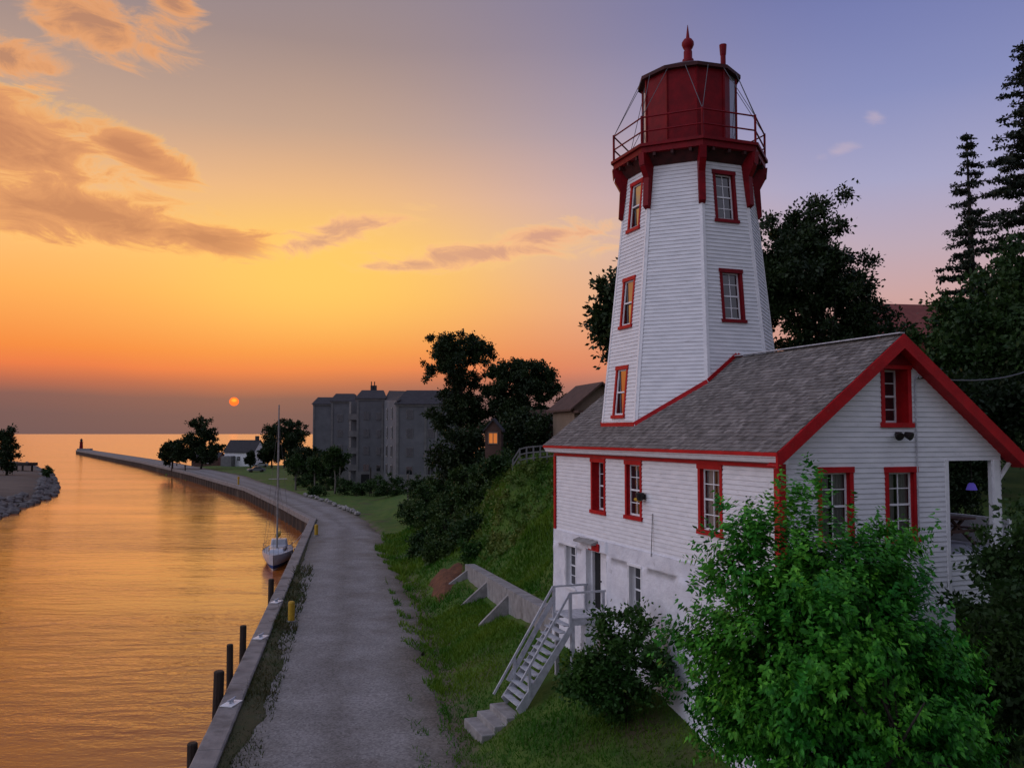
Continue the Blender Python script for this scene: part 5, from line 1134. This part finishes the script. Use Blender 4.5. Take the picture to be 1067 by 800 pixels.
for k in range(4):
    for j in range(2):
        t = .28 + .4 * j; z = 4.6 + k * 3.1; dv = (pB - pA); n = Vector((dv.y, -dv.x, 0)).normalized()
        if n.y > 0: n = -n
        c = pA + dv * t + n * .05; e = dv.normalized() * .62
        lit = k == 3
        m = MB(); m.hexa([c - e + Vector((0, 0, z)), c + e + Vector((0, 0, z)), c + e + n * .08 + Vector((0, 0, z)), c - e + n * .08 + Vector((0, 0, z))], [c - e + Vector((0, 0, z + 1.9)), c + e + Vector((0, 0, z + 1.9)), c + e + n * .08 + Vector((0, 0, z + 1.9)), c - e + n * .08 + Vector((0, 0, z + 1.9))]); wo_ = m.build('window', M['pale'], AB)
        e2 = e * .8; c2 = c + n * .09; m = MB(); m.poly([c2 - e2 + Vector((0, 0, z + .15)), c2 + e2 + Vector((0, 0, z + .15)), c2 + e2 + Vector((0, 0, z + 1.75)), c2 - e2 + Vector((0, 0, z + 1.75))]); m.build('pane', M['lglass'] if k > 1 else M['glass'], wo_)
for k in range(4):
    for (tf, x) in ((tfC, wC * .80), (tfB, wB * .86)):
        z = 4.9 + k * 3.0; m = MB(tf); m.box(x - .4, x + .4, -.1, -.003, z, z + 1.3); w_ = m.build('window', M['greyb'], AB); m = MB(tf); m.box(x - .3, x + .3, -.12, -.101, z + .1, z + 1.2); m.build('pane', M['glass'], w_)
tfA = lambda x, y, z: ((326.5 - CX) / F * 196 + x, 196 + .1 * x + y, z)
for k in range(4):
    for (tf, x) in ((tfD, wD * .20), (tfD, wD * .52), (tfD, wD * .80), (tfC, wC * .35), (tfB, wB * .4)):
        z = 4.9 + k * 3.0; m = MB(tf); m.box(x - .55, x + .55, -.07, -.003, z, z + 1.5); w_ = m.build('window', M['grey' if x == wC * .35 else 'greyb'], AB); m = MB(tf); m.box(x - .45, x - .04, -.09, -.071, z + .1, z + 1.4); m.box(x + .04, x + .45, -.09, -.071, z + .1, z + 1.4); m.build('pane', M['glass'], w_)
m = MB(tfC); m.box(.8, 2.2, -.23, -.201, 2.4, 4.6); m.build('door', M['dark'], AB)
for (x, y, z) in ((tfC(wC * .5, 6, zrC)), (tfC(wC * .62, 6, zrC))):
    m = MB(); m.box(x - .25, x + .25, y - .25, y + .25, z - .6, z + .9); m.box(x - .2, x - .05, y - .1, y + .1, z + .9, z + 1.6); m.build('chimney', M['slate'], rC)
# white house by the pier
WH = empty('white_house', (-79.0, 262, 1.9), -.25, 'small white gabled house by the pier, far behind the parked cars', 'house')
rr_ = gable_house(WH, 9.5, 7, -.4, 4.4, 7.6, 'trimw', 'slate', 'x'); m = MB(); m.box(3.4, 4.3, -.4, .4, 6.4, 9.0); m.build('chimney', M['slate'], rr_)
for x in (-3, 0, 3): win(WH, x, -3.5, 2.4, 1.1, 1.5)
m = MB(); m.hexa([(-4.6, -5.6, 0), (-1.2, -5.6, 0), (-1.2, -3.51, 0), (-4.6, -3.51, 0)], [(-4.6, -5.6, 3), (-1.2, -5.6, 3), (-1.2, -3.51, 3.2), (-4.6, -3.51, 3.2)]); m.build('porch', M['greyb'], WH)
# low dark boathouse left of it
BH = empty('boathouse', (-92, 268, 1.6), 0, 'low dark shed half hidden between the pier trees and the white house', 'shed'); gable_house(BH, 8, 6, -.5, 2.8, 4.2, 'brownroof', 'slate', 'x'); win(BH, 1, -3, 1.6, 1.2, 1)
# hill house left of the tower
p = atY(607, 440, 74); zg = gz(p.x, p.y); HHs = empty('hill_house', (p.x + .7, p.y + 2, zg), .25, 'tan gabled house with a roofed porch on the hill just left of the lighthouse', 'house')
gable_house(HHs, 4.6, 6, -1, 13.75 - zg, 15.6 - zg, 'tan', 'brownroof', 'y', .5)
for x in (-2.2, -.7, .9, 2.2): m = MB(); m.box(x - .08, x + .08, -4.6, -4.44, 0, 13.2 - zg); m.build('porch_post', M['trimw'], HHs)
m = MB(); m.box(-2.5, 2.5, -4.65, -3.01, 13.2 - zg, 13.4 - zg); m.build('porch_roof', M['brownroof'], HHs)
m = MB(); m.box(-2.5, 2.5, -4.65, -4.58, 11.7 - zg, 12.5 - zg); m.box(-2.5, 2.5, -4.65, -3.01, 11.3 - zg, 11.5 - zg); m.build('porch_rail', M['tan'], HHs)
win(HHs, -1.2, -3.0, 12.3 - zg, 1.0, 1.3); win(HHs, 1.0, -3.0, 12.3 - zg, 1.0, 1.3)
p = atY(578, 440, 84); zg = gz(p.x, p.y); h2 = empty('hill_cabin', (p.x, p.y, zg), .1, 'low brown-roofed cabin beneath the spreading hill tree', 'house'); gable_house(h2, 5.0, 4, -1, 12.3 - zg, 13.6 - zg, 'tan', 'brownroof', 'x'); win(h2, 0, -2, 11.4 - zg, 1, 1)
# garden shed with lit window
p = atY(515, 462, 74); zg = gz(p.x, p.y); gs = empty('garden_shed', (p.x, p.y, zg), -.1, 'little wooden shed with a glowing orange window below the hill trees', 'shed')
zo = 10.3 - zg; M['litw'] = emit('lit_orange_window', (.9, .26, .05), .35)
gable_house(gs, 1.35, 1.6, -.8, zo + 1.5, zo + 2.3, 'brownroof', 'slate', 'y', .15); win(gs, 0, -.8, zo + .85, .85, 1.0, lit=M['litw'], fr='tan')
# red-brown roofed house beyond the trees
p = atY(934, 352, 78); zg = gz(p.x, p.y); RH = empty('brick_house', (p.x + 1, p.y, zg), .15, 'house with a red-brown roof showing above the lighthouse ridge between dark trees', 'house')
gable_house(RH, 9, 8, -1, 19.6 - zg, 22.8 - zg, 'redroof', 'redroof', 'x'); win(RH, -2, -4, 17 - zg, 1.2, 1.5); win(RH, 2, -4, 17 - zg, 1.2, 1.5)

# white fence on top of the bank
FN = empty('garden_fence', (.15, 55.5, gz(.15, 55.5)), 0, 'white post and rail fence on top of the grassy bank', 'fence'); fp = []
for k in range(7):
    x = .05 + k * .43; y = 55.5 - k * .05; fp.append((x - .15, y - 55.5, gz(x, y) - gz(.15, 55.5)))
for q in fp: m = MB(); m.box(q[0] - .05, q[0] + .05, q[1] - .05, q[1] + .05, q[2] - .2, q[2] + 1.1); m.build('post', M['greyb'], FN)
m = MB()
for h in (.35, .7, 1.05):
    for a, b in zip(fp, fp[1:]): m.bar((a[0], a[1] - .03, a[2] + h), (b[0], b[1] - .03, b[2] + h), .03, .08)
m.build('rail', M['greyb'], FN)
# service cable from the gable to the right
m = MB(); a, b = hw(4.2, -.08, 12.9), Vector((22, 33, 15.6)); m.tube([a.lerp(b, f) - Vector((0, 0, 1.6 * math.sin(PI * f) * .5)) for f in np.linspace(0, 1, 14)], .02, 5); tag(m.build('service_cable', M['cable']), 'grey overhead cable sagging from the gable towards the trees at right', 'cable')

# ------------------------------------------------------------------ far river bank on the left
fbk = [(-68, 112), (-72, 124), (-85, 163), (-103, 199), (-128, 245), (-168, 310)]
m = MB(); rows = []
for k, (x, y) in enumerate(fbk):
    rows.append([m.P((x - a, y + a * .35, h)) for a, h in ((-1.5, -.8), (1.2, .7), (3, 1.5), (9, 1.9), (24, 2.2), (70, 2.4))])
for A_, B_ in zip(rows, rows[1:]):
    for i in range(5): m.f.append([A_[i + 1], A_[i], B_[i], B_[i + 1]])
tag(m.build('far_bank', M['sand'], smooth=True), kind='structure')
rk_v, rk_f = [], []
ico = []
import bmesh
bm = bmesh.new(); bmesh.ops.create_icosphere(bm, subdivisions=1, radius=1); icoV = np.array([v.co[:] for v in bm.verts]); icoF = np.array([[v.index for v in f.verts] for f in bm.faces]); bm.free()
r5 = np.random.default_rng(3); Vs, Fs, off = [], [], 0
for k in range(420):
    t = r5.random() * (len(fbk) - 1.001); i = int(t); f = t - i; x = fbk[i][0] * (1 - f) + fbk[i + 1][0] * f; y = fbk[i][1] * (1 - f) + fbk[i + 1][1] * f; a = r5.uniform(-1.2, 3.2); s = r5.uniform(.4, 1.15)
    Vs.append(icoV * (1 + r5.uniform(-.25, .25, icoV.shape)) * s * np.array([1, 1.1, .7]) + np.array([x - a, y + a * .35, .05 + max(0, a) * .42])); Fs.append(icoF + off); off += len(icoV)
tag(npmesh('riprap_rocks', np.concatenate(Vs), np.concatenate(Fs), M['rock']), kind='stuff')
tree('poplar_tree', 'dark upright tree on the far bank at the left edge', 'tree', (-117, 205, 2.0), [(0, 0, 8.2, 2.4, 2.4, 3.6), (.3, 0, 4.5, 3.0, 2.6, 3.4), (-2, 0, 3, 3, 3, 3)], 70, .8, 9000, .5, .25, LM['vdark'], seed=130, limbs=8)
bush('bank_shrub', 'low shrub on the rocky far bank', -106.5, 203, [(0, 0, 1.0, 1.3, 1.2, 1.1)], 25, .4, 1800, .3, LM['dark'], seed=131, z=1.9)
JT = empty('jetty', (-127, 232, 0), -.15, 'dark low jetty deck reaching out from the far bank at left', 'jetty'); m = MB(); m.box(-14, 1.5, -2, 2, 3.2, 4.0); m.build('deck', M['pile'], JT)
for x in (-9, -4.5, 0): m = MB(); m.tube([(x, -1.8, -2), (x, -1.8, 3.19)], .25, 8); m.tube([(x, 1.8, -2), (x, 1.8, 3.19)], .25, 8); m.build('pile', M['pile'], JT)
